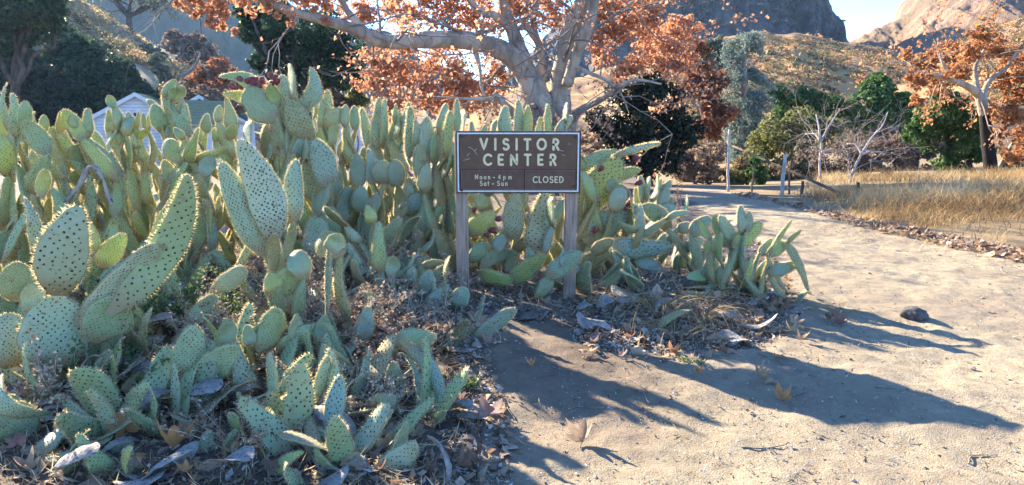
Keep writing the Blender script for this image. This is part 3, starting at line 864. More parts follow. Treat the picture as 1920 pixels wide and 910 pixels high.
def wood_mat():
    m = NT("weathered_post_wood")
    co = m.scale(m.coord(), (1, 1, .06))
    n = m.noise(co, 55, 6, .7); n2 = m.noise(m.coord(), 6, 4)
    c = m.ramp(n, [(.3, (.14, .095, .068)), (.52, (.37, .26, .19)), (.75, (.50, .38, .29))])
    c = m.mix(m.ramp(n2, [(.5, 0.0), (.75, .55)]), c, (.10, .075, .065))
    m.col(c); m.rough(.9); m.bump(n, .9, .006)
    return m.m
POST = wood_mat()
def arc(cx, cy, rx, ry, a0, a1, n=14):
    return [(cx + rx * math.cos(R(a0 + (a1 - a0) * k / n)), cy + ry * math.sin(R(a0 + (a1 - a0) * k / n))) for k in range(n + 1)]
# rounded strokes of each letter in a box of width w, height 1
GL = {
 'V': (.72, [[(.05, 1), (.36, .02), (.67, 1)]]), 'I': (.18, [[(.09, 0), (.09, 1)]]),
 'S': (.56, [arc(.28, .755, .225, .235, 35, 270, 14)[:] + arc(.28, .265, .25, .255, 90, -145, 14)]),
 'T': (.58, [[(.02, .97), (.56, .97)], [(.29, .97), (.29, 0)]]), 'O': (.86, [arc(.43, .5, .39, .48, 0, 360, 30)]),
 'R': (.56, [[(.06, 0), (.06, .97), (.26, .97)] + arc(.27, .72, .22, .25, 90, -90, 10) + [(.06, .47)], [(.26, .47), (.52, 0)]]),
 'C': (.72, [arc(.45, .5, .40, .48, 48, 312, 22)]), 'E': (.50, [[(.46, .97), (.06, .97), (.06, .03), (.46, .03)], [(.06, .5), (.40, .5)]]),
 'N': (.70, [[(.07, 0), (.07, .97), (.62, .03), (.62, 1)]]), 'L': (.44, [[(.06, 1), (.06, .03), (.42, .03)]]),
 'D': (.68, [[(.06, .03), (.06, .97), (.2, .97)] + arc(.2, .5, .42, .47, 90, -90, 14) + [(.06, .03)]]),
 'o': (.52, [arc(.26, .31, .23, .30, 0, 360, 20)]), 'n': (.46, [[(.06, 0), (.06, .62)], [(.06, .36)] + arc(.225, .40, .165, .21, 180, 0, 10) + [(.39, 0)]]),
 '-': (.40, [[(.04, .40), (.36, .40)]]), '4': (.56, [[(.40, 0), (.40, 1), (.04, .28), (.54, .28)]]),
 'p': (.54, [[(.06, -.32), (.06, .62)], arc(.27, .31, .21, .30, 0, 360, 18)]),
 'm': (.74, [[(.06, 0), (.06, .62)], [(.06, .38)] + arc(.215, .41, .155, .20, 180, 0, 8) + [(.37, 0)], [(.37, .38)] + arc(.525, .41, .155, .20, 180, 0, 8) + [(.68, 0)]]),
 'a': (.54, [arc(.26, .31, .21, .30, 0, 360, 18), [(.47, .62), (.47, 0)]]), 't': (.34, [[(.15, .92), (.15, 0)], [(.0, .62), (.31, .62)]]),
 'u': (.46, [[(.06, .62), (.06, .25)] + arc(.225, .22, .165, .21, 180, 360, 10) + [(.39, .62)], [(.39, .25), (.39, 0)]]), ' ': (.30, []),
}
def lettering(name, text, x0, x1, zb, h, sw, mat, parent, yf, track):
    """text stretched over x0..x1, baseline zb, letter height h, stroke sw, front face at y = yf"""
    wid = sum(GL[c][0] for c in text) * h
    gap = (x1 - x0 - wid) / (len(text) - 1) if track is None else track
    mb = MB(); x = x0
    rg = np.random.default_rng(len(text))
    lvl = 0
    for c in text:
        for st in GL[c][1]:
            lvl += 1
            yy = yf - .0002 * (lvl % 4)
            p = np.array([(x + a * h, zb + b * h) for a, b in st])
            q = []
            for k in range(len(p) - 1):
                m_ = max(1, int(np.linalg.norm(p[k + 1] - p[k]) / (sw * .8)))
                q += [p[k] + (p[k + 1] - p[k]) * i / m_ for i in range(m_)]
            q.append(p[-1]); q = np.array(q)
            t = np.gradient(q, axis=0); t /= np.linalg.norm(t, axis=1)[:, None] + 1e-9
            nn = np.stack([-t[:, 1], t[:, 0]], 1)
            hw = sw / 2 * (1 + rg.uniform(-.05, .05, len(q)))[:, None]
            Lf, Rt = q + nn * hw, q - nn * hw
            closed = np.linalg.norm(p[0] - p[-1]) < 1e-6
            ring = [tuple(v) for v in Lf]
            if not closed:
                a0 = math.atan2(t[-1, 1], t[-1, 0])
                ring += [(q[-1, 0] + sw / 2 * math.cos(a0 + s), q[-1, 1] + sw / 2 * math.sin(a0 + s)) for s in np.linspace(math.pi / 2, -math.pi / 2, 7)[1:-1]]
            n = len(q)
            V = [(v[0], yy, v[1]) for v in Lf] + [(v[0], yy, v[1]) for v in Rt]
            F = [(i, i + 1, n + i + 1, n + i) for i in range(n - 1)]
            mb.add(V, F)
            Vs = [(v[0], yy + .004, v[1]) for v in Lf] + [(v[0], yy + .004, v[1]) for v in Rt]
            mb.add(V + Vs, [(i, 2 * n + i, 2 * n + i + 1, i + 1) for i in range(n - 1)] + [(n + i, n + i + 1, 3 * n + i + 1, 3 * n + i) for i in range(n - 1)])
            if not closed:
                for e, sg in ((0, -1), (n - 1, 1)):
                    a0 = math.atan2(t[e, 1] * sg, t[e, 0] * sg)
                    pts = [(q[e, 0] + hw[e, 0] * math.cos(a0 + s), yy, q[e, 1] + hw[e, 0] * math.sin(a0 + s)) for s in np.linspace(-math.pi / 2, math.pi / 2, 9)]
                    mb.add([(q[e, 0], yy, q[e, 1])] + pts, [(0, i, i + 1) for i in range(1, 9)])
        x += GL[c][0] * h + gap
    return mb.obj(name, [mat], parent, smooth=False)
def build_sign():
    Y = 5.2
    base = P(968, 578, Y); base.z = gzf(base.x, Y)
    s = empty("visitor_sign", base, "brown wooden VISITOR CENTER sign with cream lettering on two weathered grey posts", "sign")
    L = lambda px, py: P(px, py, Y) - base
    tl, br = L(854, 246), L(1088, 363)
    x0, x1, z1, z0 = tl.x, br.x, tl.z, br.z
    cx, cz, hx, hz = (x0 + x1) / 2, (z0 + z1) / 2, (x1 - x0) / 2, (z1 - z0) / 2
    fy = 0.0                      # front of the board
    b = MB(); b.box((cx, fy + .022, cz), (hx, .02, hz), bev=.004)
    b.obj("board", [SGN_EDGE], s, smooth=False)
    U = lambda u: x0 + u * (x1 - x0)
    W = lambda v: z1 - v * (z1 - z0)
    # white line round the panel: a frame of four mitred strips
    def frame(nm, u0, v0, u1, v1, t, y, mat):
        m = MB()
        a, bb, c, d = U(u0), U(u1), W(v0), W(v1)
        m.box(((a + bb) / 2, y, c - t / 2), ((bb - a) / 2, .0015, t / 2)); m.box(((a + bb) / 2, y, d + t / 2), ((bb - a) / 2, .0015, t / 2))
        m.box((a + t / 2, y, (c + d) / 2), (t / 2, .0015, (c - d) / 2 - t)); m.box((bb - t / 2, y, (c + d) / 2), (t / 2, .0015, (c - d) / 2 - t))
        return m.obj(nm, [mat], s, smooth=False)
    frame("white_border", .012, .025, .985, .975, .0105, fy, SGN_WHITE)
    f = MB(); f.box(((U(.032) + U(.966)) / 2, fy - .0015, (W(.062) + W(.615)) / 2), ((U(.966) - U(.032)) / 2, .0035, (W(.062) - W(.615)) / 2), bev=.002)
    f.obj("title_panel", [SGN_BROWN], s, smooth=False)
    def sub(nm, u0, v0, u1, v1):
        f = MB(); f.box(((U(u0) + U(u1)) / 2, fy - .0035, (W(v0) + W(v1)) / 2), ((U(u1) - U(u0)) / 2, .0055, (W(v0) - W(v1)) / 2), bev=.002)
        o = f.obj(nm, [SGN_PANEL], s, smooth=False)
        e = MB(); t = .0032; a, bb, c, d = U(u0), U(u1), W(v0), W(v1); y = fy - .0095
        e.box(((a + bb) / 2, y, d + t), ((bb - a) / 2, .001, t / 2)); e.box(((a + bb) / 2, y, c - t / 2), ((bb - a) / 2, .001, t / 3)); e.box((a + t / 2, y, (c + d) / 2), (t / 3, .001, (c - d) / 2 - t * 1.6))
        e.obj("worn_edge", [SGN_PINK], o, smooth=False)
        return o
    hp = sub("hours_panel", .042, .622, .548, .94); cp = sub("closed_panel", .553, .622, .958, .94)
    yt = fy - .0062
    h = W(.113) - W(.293)
    lettering("title_lettering", "VISITOR", U(.195), U(.822), W(.293), h * .93, .0165, SGN_CREAM, s, yt, None)
    lettering("title_lettering", "CENTER", U(.222), U(.800), W(.538), h * .93, .0165, SGN_CREAM, s, yt, None)
    yp = fy - .0102
    hs = (W(.705) - W(.775))
    lettering("hours_lettering", "Noon", U(.152), U(.274), W(.765), .031, .0052, SGN_CREAM, hp, yp, None)
    lettering("hours_lettering", "-", U(.298), U(.311), W(.768), .032, .0062, SGN_CREAM, hp, yp, .001)
    lettering("hours_lettering", "4pm", U(.338), U(.446), W(.765), .031, .0052, SGN_CREAM, hp, yp, None)
    lettering("hours_lettering", "Sat", U(.192), U(.266), W(.870), .032, .0052, SGN_CREAM, hp, yp, None)
    lettering("hours_lettering", "-", U(.289), U(.302), W(.872), .032, .0062, SGN_CREAM, hp, yp, .001)
    lettering("hours_lettering", "Sun", U(.330), U(.412), W(.870), .032, .0052, SGN_CREAM, hp, yp, None)
    lettering("closed_lettering", "CLOSED", U(.617), U(.862), W(.822), .043, .0074, SGN_CREAM, cp, yp, None)
    for u, v in ((.047, .085), (.955, .095), (.045, .945), (.945, .885)):
        m = MB()
        m.tube([(U(u), fy - .003, W(v)), (U(u), fy - .0125, W(v)), (U(u), fy - .0145, W(v))], [.0095, .0095, .006], 10)
        m.obj("bolt", [IRON], s)
    sc_ = MB(); rg = np.random.default_rng(2)
    for pts in ([(.10, .25), (.125, .27), (.15, .32), (.17, .37)], [(.15, .32), (.165, .28)], [(.06, .47), (.085, .45), (.11, .44)], [(.09, .39), (.11, .35)], [(.83, .30), (.86, .32)], [(.85, .37), (.875, .39)], [(.90, .2), (.91, .21)]):
        sc_.tube([(U(a), yt + .0012, W(c)) for a, c in pts], .0013, 4)
    sc_.obj("scratch", [SGN_WHITE], s)
    for a, c in ((853, 877), (1060, 1082)):
        pa = (L(a, 420).x + L(c, 420).x) / 2
        hw = .0445
        m = MB()
        top = z1 - .015
        m.box((pa, fy + .043 + .0455, (top - .35) / 2), (hw, .0445, (top + .35) / 2), bev=.006)
        m.obj("post", [POST], s, smooth=False)
    return s
build_sign()

# ================================================================ HOUSE
H_WHITE = plain("white_siding", (.62, .62, .62), (.72, .72, .71), 3, .6, 0)
def shingle():
    m = NT("green_shingle")
    co = m.coord()
    wv = m.n("ShaderNodeTexWave", wave_type='BANDS', bands_direction='Z'); wv.inputs["Scale"].default_value = 3.2; wv.inputs["Distortion"].default_value = .6
    m.l(co, wv.inputs["Vector"])
    m.col(m.mix(m.ramp(wv.outputs[1], [(.1, .6), (.4, 0.0)]), m.ramp(m.noise(co, 5, 5), [(.3, (.06, .105, .085)), (.7, (.10, .155, .125))]), (.04, .065, .055)))
    m.rough(1.0); m.b.inputs['Specular IOR Level'].default_value = 0; m.bump(wv.outputs[1], .5, .05)
    return m.m
SHG = shingle()
FASC = paint("tan_fascia", (.42, .30, .17), .6)
WIN = paint("dark_window", (.02, .022, .028), .15)
BRICK = plain("red_brick", (.20, .07, .045), (.32, .13, .09), 9, .9, .3)
SIDELINE = paint("siding_shadow_gap", (.45, .45, .46), .7)
def gable_block(root, apex_px, apex_py, Y, half, rise, length, ax, wallh, part, win=False, fascia=False):
    """block with its gable end at (px, py) facing back along -ax; ridge runs along ax"""
    a = P(apex_px, apex_py, Y) - root.location
    ax = Vector(ax).normalized(); sx = Vector((ax.y, -ax.x, 0))
    def pt(u, t, z): v = a + ax * u + sx * t; return (v.x, v.y, a.z + z)
    mb = MB()
    eave = -rise
    V = [pt(0, -half, eave), pt(0, half, eave), pt(0, half, eave - wallh), pt(0, -half, eave - wallh), pt(0, 0, 0),
         pt(length, -half, eave), pt(length, half, eave), pt(length, half, eave - wallh), pt(length, -half, eave - wallh), pt(length, 0, 0)]
    mb.add(V, [(3, 2, 1, 0), (5, 6, 7, 8), (1, 2, 7, 6), (0, 5, 8, 3)]); mb.add(V, [(0, 1, 4), (6, 5, 9)])
    # lap siding lines
    for k in range(int((rise + wallh) / .22)):
        z = -.18 - k * .22
        w_ = min(half, half * (-z / rise)) - .1
        if w_ > .1: mb.tube([pt(-.012, -w_, z), pt(-.012, w_, z)], .018, 4, 1)
    wl = mb.obj("wall", [H_WHITE, SIDELINE], root, smooth=False)
    for sg in (-1, 1):
        m = MB(); oh = .35; th = .12
        sl = rise / half
        e0, e1 = (0, 0.0), (sg * (half + oh), -(half + oh) * sl)
        V = []
        for u in (-oh, length + oh):
            for (t, z) in (e0, e1):
                V += [pt(u, t, z + .03), pt(u, t, z + .03 + th)]
        m.add(V, [(0, 2, 3, 1), (4, 5, 7, 6), (1, 3, 7, 5), (0, 4, 6, 2), (2, 6, 7, 3)])
        ro = m.obj("roof", [SHG], root, smooth=False)
        m = MB()
        V = [pt(-oh - .03, e0[0], e0[1] - .12), pt(-oh - .03, e1[0], e1[1] - .12), pt(-oh - .03, e1[0], e1[1] + .155), pt(-oh - .03, e0[0], e0[1] + .155),
             pt(-oh + .02, e0[0], e0[1] - .12), pt(-oh + .02, e1[0], e1[1] - .12), pt(-oh + .02, e1[0], e1[1] + .155), pt(-oh + .02, e0[0], e0[1] + .155)]
        m.add(V, [(0, 1, 2, 3), (7, 6, 5, 4), (0, 4, 5, 1), (3, 2, 6, 7), (1, 5, 6, 2)])
        m.obj("rake_board", [H_WHITE], ro, smooth=False)
        if fascia and sg > 0:
            m = MB(); V = [pt(u, e1[0] + d, e1[1] + z) for u in (-oh, length + oh) for d in (.01, .06) for z in (-.2, .1)]
            m.add(V, [(0, 1, 3, 2), (4, 6, 7, 5), (2, 3, 7, 6), (0, 4, 5, 1), (1, 5, 7, 3), (0, 2, 6, 4)])
            m.obj("fascia", [FASC], ro, smooth=False)
    if win:
        m = MB()
        def q(mb, t0, t1, z0, z1, d, mi=0):
            V = [pt(-d, t, z) for t in (t0, t1) for z in (z0, z1)] + [pt(.05, t, z) for t in (t0, t1) for z in (z0, z1)]
            mb.add(V, [(0, 2, 3, 1), (4, 5, 7, 6), (0, 1, 5, 4), (2, 6, 7, 3), (1, 3, 7, 5), (0, 4, 6, 2)], mi)
        wz, wt = -1.5, .12
        q(m, wt - .42, wt + .42, wz - .6, wz + .42, .03)
        wo = m.obj("window", [H_WHITE], root, smooth=False)
        g = MB(); q(g, wt - .32, wt + .32, wz - .55, wz + .32, .045); g.obj("pane", [WIN], wo, smooth=False)
        k = MB()
        for t in (-.11, .11): q(k, wt + t - .02, wt + t + .02, wz - .55, wz + .32, .06)
        q(k, wt - .32, wt + .32, wz - .02, wz + .02, .064); k.obj("muntin", [H_WHITE], wo, smooth=False)
def build_house():
    b = P(300, 260, 52); b.z = gzf(b.x, 52)
    h = empty("ranch_house", b, "white clapboard house with green shingle roofs half hidden by the cactus tops", "house")
    ax = (-.36, .93, 0)
    gable_block(h, 253, 178, 50, 3.6, 2.05, 12, ax, 3.0, "a", win=True)
    gable_block(h, 374, 182, 54, 2.9, 1.75, 9, (-.25, .97, 0), 3.0, "b")
    # lower wing with its roof slope towards the camera
    a = P(338, 191, 51.5) - b; c = P(432, 193, 50.5) - b
    m = MB(); e0 = P(348, 236, 48.5) - b; e1 = P(448, 236, 47.5) - b
    up = Vector((0, 0, .12))
    V = [tuple(v) for v in (a, c, e1, e0, a + up, c + up, e1 + up, e0 + up)]
    m.add(V, [(0, 1, 2, 3), (7, 6, 5, 4), (0, 4, 5, 1), (1, 5, 6, 2), (2, 6, 7, 3), (3, 7, 4, 0)])
    ro = m.obj("roof", [SHG], h, smooth=False)
    m = MB(); m.tube([tuple(e0 + Vector((0, -.08, -.02))), tuple(e1 + Vector((0, -.08, -.02)))], .13, 4); m.obj("fascia", [FASC], ro, smooth=False)
    m = MB(); w0, w1 = e0 + Vector((0, .4, .0)), e1 + Vector((-.3, .4, .0))
    V = [(w0.x, w0.y, w0.z), (w1.x, w1.y, w1.z), (w1.x, w1.y, -.6), (w0.x, w0.y, -.6), (w0.x, w0.y + 2, w0.z), (w1.x, w1.y + 2, w1.z), (w1.x, w1.y + 2, -.6), (w0.x, w0.y + 2, -.6)]
    m.add(V, [(3, 2, 1, 0), (1, 2, 6, 5), (4, 7, 3, 0)]); m.obj("wall", [H_WHITE], h, smooth=False)
    b2 = P(632, 260, 46); b2.z = gzf(b2.x, 46)
    s = empty("outbuilding", b2, "low pale roofed outbuilding with a red brick chimney peeping over the cactus", "house")
    gable_block(s, 640, 207, 46, 1.9, .9, 5, (-.5, .85, 0), 2.4, "c")
    m = MB(); c = P(624, 203, 45) - b2
    m.box((c.x, c.y, c.z - .7), (.27, .27, 1.05), bev=.02); m.box((c.x, c.y, c.z + .36), (.31, .31, .05), bev=.01)
    m.obj("chimney", [BRICK], s, smooth=False)
build_house()

# ================================================================ FENCE POSTS AND RAILS BY THE ROAD
F_PALE = bark("pale_pole_wood", (.34, .29, .25), (.56, .49, .43), 6)
F_DARK = bark("dark_pole_wood", (.07, .05, .04), (.16, .12, .09), 6)
def pole(name, label, a, bt, Y0, Y1, r0, r1, mat, cat="post", ground=True):
    p, q = P(*a, Y0), P(*bt, Y1)
    if ground: p.z = gzf(p.x, p.y) - .1
    m = MB(); d = q - p
    pts = [np.array((0, 0, 0)) + np.array(d) * k / 6 + (np.array([vnoise(k * .9, Y0, 3), vnoise(k * .9, Y0, 4), 0]) * .03 if 0 < k < 6 else 0) for k in range(7)]
    m.tube(pts, np.linspace(r0, r1, 7), 8)
    o = m.obj(name, [mat]); o.location = p
    return tag(o, label, cat, "fence timbers by the road")
pole("fence_post", "tall thin pale pole standing beside the golden bush", (1365, 357), (1368, 243), 16.5, 16.5, .034, .028, F_PALE)
pole("fence_post", "brown post with a pale top crossed by the slanting dark pole", (1465, 381), (1472, 290), 14.3, 14.3, .04, .038, F_PALE)
pole("fence_post", "short dark post carrying one end of the pale rail", (1502, 384), (1505, 340), 14.0, 14.0, .035, .03, F_DARK)
pole("fence_post", "short weathered post at the meadow end of the pale rail", (1606, 386), (1609, 342), 13.6, 13.6, .035, .03, F_DARK)
pole("fence_post", "thin dark stake standing under the green sapling", (1408, 366), (1416, 305), 16.0, 16.0, .022, .016, F_DARK)
pole("fence_post", "thin dark stake just beyond the brown post", (1478, 378), (1484, 300), 15.2, 15.2, .025, .02, F_DARK)
pole("fence_rail", "long dark pole slanting down across the fence posts", (1612, 380), (1374, 274), 13.5, 16.9, .036, .022, F_DARK, "pole")
pole("fence_rail", "low pale horizontal rail between two short posts", (1503, 366), (1604, 374), 13.95, 13.55, .022, .022, F_PALE, "rail", ground=False)
# ================================================================ PRICKLY PEARS
def pad_mat(name="cactus_skin"):
    m = NT(name)
    oi = m.n("ShaderNodeObjectInfo")
    co = m.coord()
    ge = m.coord('Generated')
    sx = m.n("ShaderNodeSeparateXYZ"); m.l(ge, sx.inputs[0])
    n = m.noise(co, 9, 4); n2 = m.noise(co, 45, 4, .7)
    c = m.mix(m.ramp(n, [(.35, 0.0), (.7, .6)]), oi.outputs["Color"], (.33, .37, .19))
    wax = m.mix(m.ramp(n2, [(.45, 0.0), (.7, .35)]), c, (.44, .48, .36))
    base = m.math('ADD', m.math('MULTIPLY', n, .22), sx.outputs[2])
    cork = m.ramp(base, [(.16, 1.0), (.40, 0.0)])
    cc = m.mix(cork, wax, (.29, .22, .11))
    spots = m.noise(co, 24, 2, .5, .4)
    cc = m.mix(m.ramp(spots, [(.64, 0.0), (.70, .8)]), cc, (.24, .19, .11))
    scar = m.noise(co, 7.5, 5, .75, .8)
    cc = m.mix(m.ramp(scar, [(.595, 0.0), (.63, .8)]), cc, (.30, .24, .15))
    m.col(cc); m.rough(.55)
    m.b.inputs["Specular IOR Level"].default_value = .35
    m.bump(m.math('ADD', n, m.math('MULTIPLY', n2, .3)), .22, .012)
    m.translucent((.30, .42, .06), .07)
    return m.m
SKIN = pad_mat()
AREOLE = paint("areole", (.045, .045, .028), .9)
def spine_mat():
    m = NT("spine"); m.col((.90, .80, .56)); m.rough(.5); m.translucent((1.0, .88, .58), .65)
    return m.m
SPINE = spine_mat()
def dead_mat():
    m = NT("dead_pad_skin")
    co = m.coord()
    n = m.noise(co, 7, 5, .65); n2 = m.noise(co, 55, 3, .6)
    c = m.ramp(n, [(.3, (.14, .125, .11)), (.5, (.29, .265, .235)), (.72, (.46, .43, .38))])
    vo = m.n("ShaderNodeTexVoronoi"); vo.inputs["Scale"].default_value = 30; m.l(co, vo.inputs["Vector"])
    c = m.mix(m.ramp(vo.outputs["Distance"], [(.16, .9), (.27, 0.0)]), c, (.04, .037, .036))
    c = m.mix(m.ramp(n2, [(.55, 0.0), (.75, .5)]), c, (.12, .10, .08))
    m.col(c); m.rough(.9); m.bump(n2, .6, .01)
    return m.m
DEAD = dead_mat()
FRUIT = plain("cactus_fruit", (.13, .025, .035), (.24, .06, .07), 20, .45, .1)
FRUIT_TIP = paint("fruit_tip", (.36, .25, .17), .8)

PROF = {
 'oval': [(0, .42), (.05, .58), (.2, .86), (.4, 1), (.55, .98), (.72, .85), (.85, .64), (.94, .42), (.985, .22), (1, .02)],
 'tongue': [(0, .30), (.05, .48), (.18, .82), (.36, 1), (.55, .96), (.75, .76), (.89, .52), (.96, .34), (.99, .17), (1, .02)],
 'taper': [(0, .5), (.06, .75), (.2, .98), (.32, 1), (.5, .82), (.7, .58), (.87, .42), (.95, .31), (.985, .18), (1, .02)],
 'round': [(0, .34), (.06, .56), (.22, .86), (.45, 1), (.65, .97), (.82, .8), (.93, .53), (.985, .24), (1, .02)],
}
LREF = 0.4
def pad_mesh(kind, asp, bow, sbow, twist, seed, spin=1.0, dead=False, far=1.0, LR=LREF):
    rg = np.random.default_rng(seed)
    pr = np.array(PROF[kind])
    W = asp * LR / 2
    nt_, ns = 26, 16
    t = 0.5 - 0.5 * np.cos(np.linspace(0, math.pi, nt_)); t = .55 * t + .45 * np.linspace(0, 1, nt_)
    wob = 1 + .16 * fbm(np.linspace(0, 5, nt_), np.zeros(nt_), 3, seed)
    hw_t = np.interp(t, pr[:, 0], pr[:, 1]) * W * wob
    hw = lambda q: np.interp(q, t, hw_t)
    TH = rg.uniform(.011, .015)
    if dead: TH = .008
    th = lambda q: TH * np.clip(np.interp(q, pr[:, 0], pr[:, 1]) * 1.15, .0, 1) * (1 + .5 * np.clip(1 - np.asarray(q) * 5, 0, 1))
    cup = rg.uniform(-.10, .10) + (.3 * rg.choice([-1, 1]) if dead else 0)
    def T(x, y, q):
        x, y, q = np.asarray(x, float), np.asarray(y, float), np.asarray(q, float)
        y = y + cup * (x / W) ** 2 * W
        if not dead: y = y + .010 * fbm(x * 16 + seed, q * 5, 2, seed + 4)
        if dead: y = y + .018 * fbm(x * 22, q * 7, 3, seed + 4)
        a = twist * (q - .5)
        X = x * np.cos(a) - y * np.sin(a) + sbow * LR * 4 * q * (1 - q)
        Yy = x * np.sin(a) + y * np.cos(a) + bow * LR * 4 * q * (1 - q)
        return np.stack([X, Yy, q * LR], -1)
    ph = np.arange(ns) * 2 * math.pi / ns
    V = []
    for k in range(nt_):
        V.append(T(hw_t[k] * np.cos(ph), th(t[k]) * np.sin(ph), np.full(ns, t[k])))
    V = np.concatenate(V)
    i = np.arange(nt_ * ns).reshape(nt_, ns)
    j = np.roll(i, -1, axis=1)
    F = np.stack([i[:-1], j[:-1], j[1:], i[1:]], -1).reshape(-1, 4)
    mb = MB(); mb.add(V, F, 0)
    for e in (0, nt_ - 1):
        c = V[e * ns:(e + 1) * ns].mean(0)
        mb.add(np.vstack([V[e * ns:(e + 1) * ns], c]), [((k, (k + 1) % ns, ns) if e else ((k + 1) % ns, k, ns)) for k in range(ns)], 0)
    if dead:
        return mb.data("dead_pad", [DEAD])
    def spine(p, d, L, r):
        d = d / (np.linalg.norm(d) + 1e-9)
        u = np.cross(d, [.3, .5, .8]); u /= np.linalg.norm(u) + 1e-9; v = np.cross(d, u)
        b = [p + r * (math.cos(a) * u + math.sin(a) * v) for a in (0, 2.1, 4.2)]
        mb.add(b + [p + d * L], [(0, 1, 3), (1, 2, 3), (2, 0, 3)], 2)
    # areoles in a diamond lattice on both faces
    sp = .034
    row = 0
    q = .06
    while q < .97:
        w_ = float(hw(q))
        off = (row % 2) * .5
        for m_ in np.arange(-8, 9):
            x = (m_ + off) * sp + rg.normal(0, .0035)
            if abs(x) > w_ * .86: continue
            for sd_ in (-1, 1):
                if rg.uniform() < .07: continue
                yy = float(th(q)) * math.sqrt(max(0, 1 - (x / w_) ** 2)) * sd_
                p = T(x, yy, q); nrm = T(x, yy + sd_ * .01, q) - p; nrm /= np.linalg.norm(nrm)
                u = np.cross(nrm, [0, 0, 1.0]); u /= np.linalg.norm(u) + 1e-9; v = np.cross(nrm, u)
                r = (.0058 if LR > .65 else .0047) * rg.uniform(.75, 1.2)
                ring = [p - nrm * .0005 + r * (math.cos(a) * u + 1.25 * math.sin(a) * v) for a in np.arange(6) * math.pi / 3]
                mb.add(ring + [p + nrm * .0032], [(k, (k + 1) % 6, 6) for k in range(6)], 1)
                if rg.uniform() < .65 * spin:
                    for _ in range(rg.integers(1, 3)):
                        spine(p, nrm + rg.normal(0, .45, 3) - np.array([0, 0, .3]), rg.uniform(.010, .028), .0010)
        q += sp * .5 / LR * 1.05; row += 1
    # spines along the rim
    qs = np.linspace(.05, 1, 200)
    for sd_ in (-1, 1):
        pr_ = T(sd_ * hw(qs), np.zeros(200), qs)
        s = np.concatenate([[0], np.cumsum(np.linalg.norm(np.diff(pr_, axis=0), axis=1))])
        cen = T(np.zeros(200), np.zeros(200), qs)
        for d in np.arange(.01, s[-1], .0125):
            k = min(198, np.searchsorted(s, d))
            p = pr_[k]; tg = pr_[k + 1] - pr_[k]; tg /= np.linalg.norm(tg) + 1e-9
            o = p - cen[k]; o = o - tg * np.dot(o, tg); nn = np.linalg.norm(o)
            o = o / nn if nn > 1e-5 else np.array([0, 0, 1.0])
            for _ in range(int(rg.integers(4, 8) * spin * (.5 + .5 * far))):
                spine(p, o + rg.normal(0, .5, 3), rg.uniform(.009, .024) * (1.3 if rg.uniform() < .2 else .9), .0013 * far)
    return mb.data("pad", [SKIN, AREOLE, SPINE])
LIB, LIBF, LIBL = [], [], []
LBIG = .72
sd_k = 500
for kind, asps in (('oval', (.42, .58, .74)), ('tongue', (.2, .3, .42)), ('taper', (.16, .24, .34)), ('round', (.62, .85))):
    for a in asps:
        for bow, sb, tw in ((0.02, .0, .15), (.10, .05, -.5), (-.07, -.06, .4)):
            sd_k += 1
            LIB.append((kind, a, bow, sb, pad_mesh(kind, a, bow, sb, tw, sd_k, rng.uniform(.8, 1.3)), LREF))
            LIBF.append((kind, a, bow, sb, pad_mesh(kind, a, bow, sb, tw, sd_k + 200, rng.uniform(.8, 1.3), far=1.75), LREF))
            if kind in ('tongue', 'taper', 'oval') and bow < .09: LIBL.append((kind, a, bow, sb, pad_mesh(kind, a, bow, sb, tw, sd_k + 400, rng.uniform(.8, 1.2), LR=LBIG), LBIG))
ARCH = [('arch', a, b, s, pad_mesh('tongue', a, b, s, .5, 700 + k, LR=.6), .6) for k, (a, b, s) in enumerate(((.22, .34, .0), (.3, .3, .08), (.2, .12, .13), (.24, .10, -.15)))]
DEADLIB = [pad_mesh(k, a, b, .03, tw, 800 + i, dead=True) for i, (k, a, b, tw) in enumerate((('oval', .5, .12, .5), ('oval', .62, -.1, -.4), ('tongue', .34, .2, .9), ('tongue', .4, -.16, .4), ('round', .6, .08, .7)))]
HUES = {'b': (.235, .335, .25), 'g': (.28, .37, .155), 'y': (.39, .43, .095), 's': (.335, .405, .245), 'o': (.31, .25, .085), 'd': (.18, .23, .11), 'w': (.36, .28, .16)}  # 'y': yellow-green skin, also painted in for sun glowing through thin pads
def fruit_mesh():
    mb = MB()
    pr = [(0, .004), (.1, .010), (.35, .020), (.65, .024), (.88, .021), (.97, .018)]
    mb.tube([(0, 0, z * .062) for z, _ in pr] , [r for _, r in pr], 10, 0)
    mb.tube([(0, 0, .0595), (0, 0, .0625)], [.019, .017], 10, 1)
    for k in range(26):
        a, z = rng.uniform(0, 6.28), rng.uniform(.1, .95)
        r = np.interp(z, [p[0] for p in pr], [p[1] for p in pr])
        p = np.array([r * math.cos(a), r * math.sin(a), z * .062]); d = np.array([math.cos(a), math.sin(a), .5])
        mb.tube([p, p + d * .008], [.0006, .0002], 3, 2, False)
    return mb.data("fruit", [FRUIT, FRUIT_TIP, SPINE])
FRUITM = fruit_mesh()

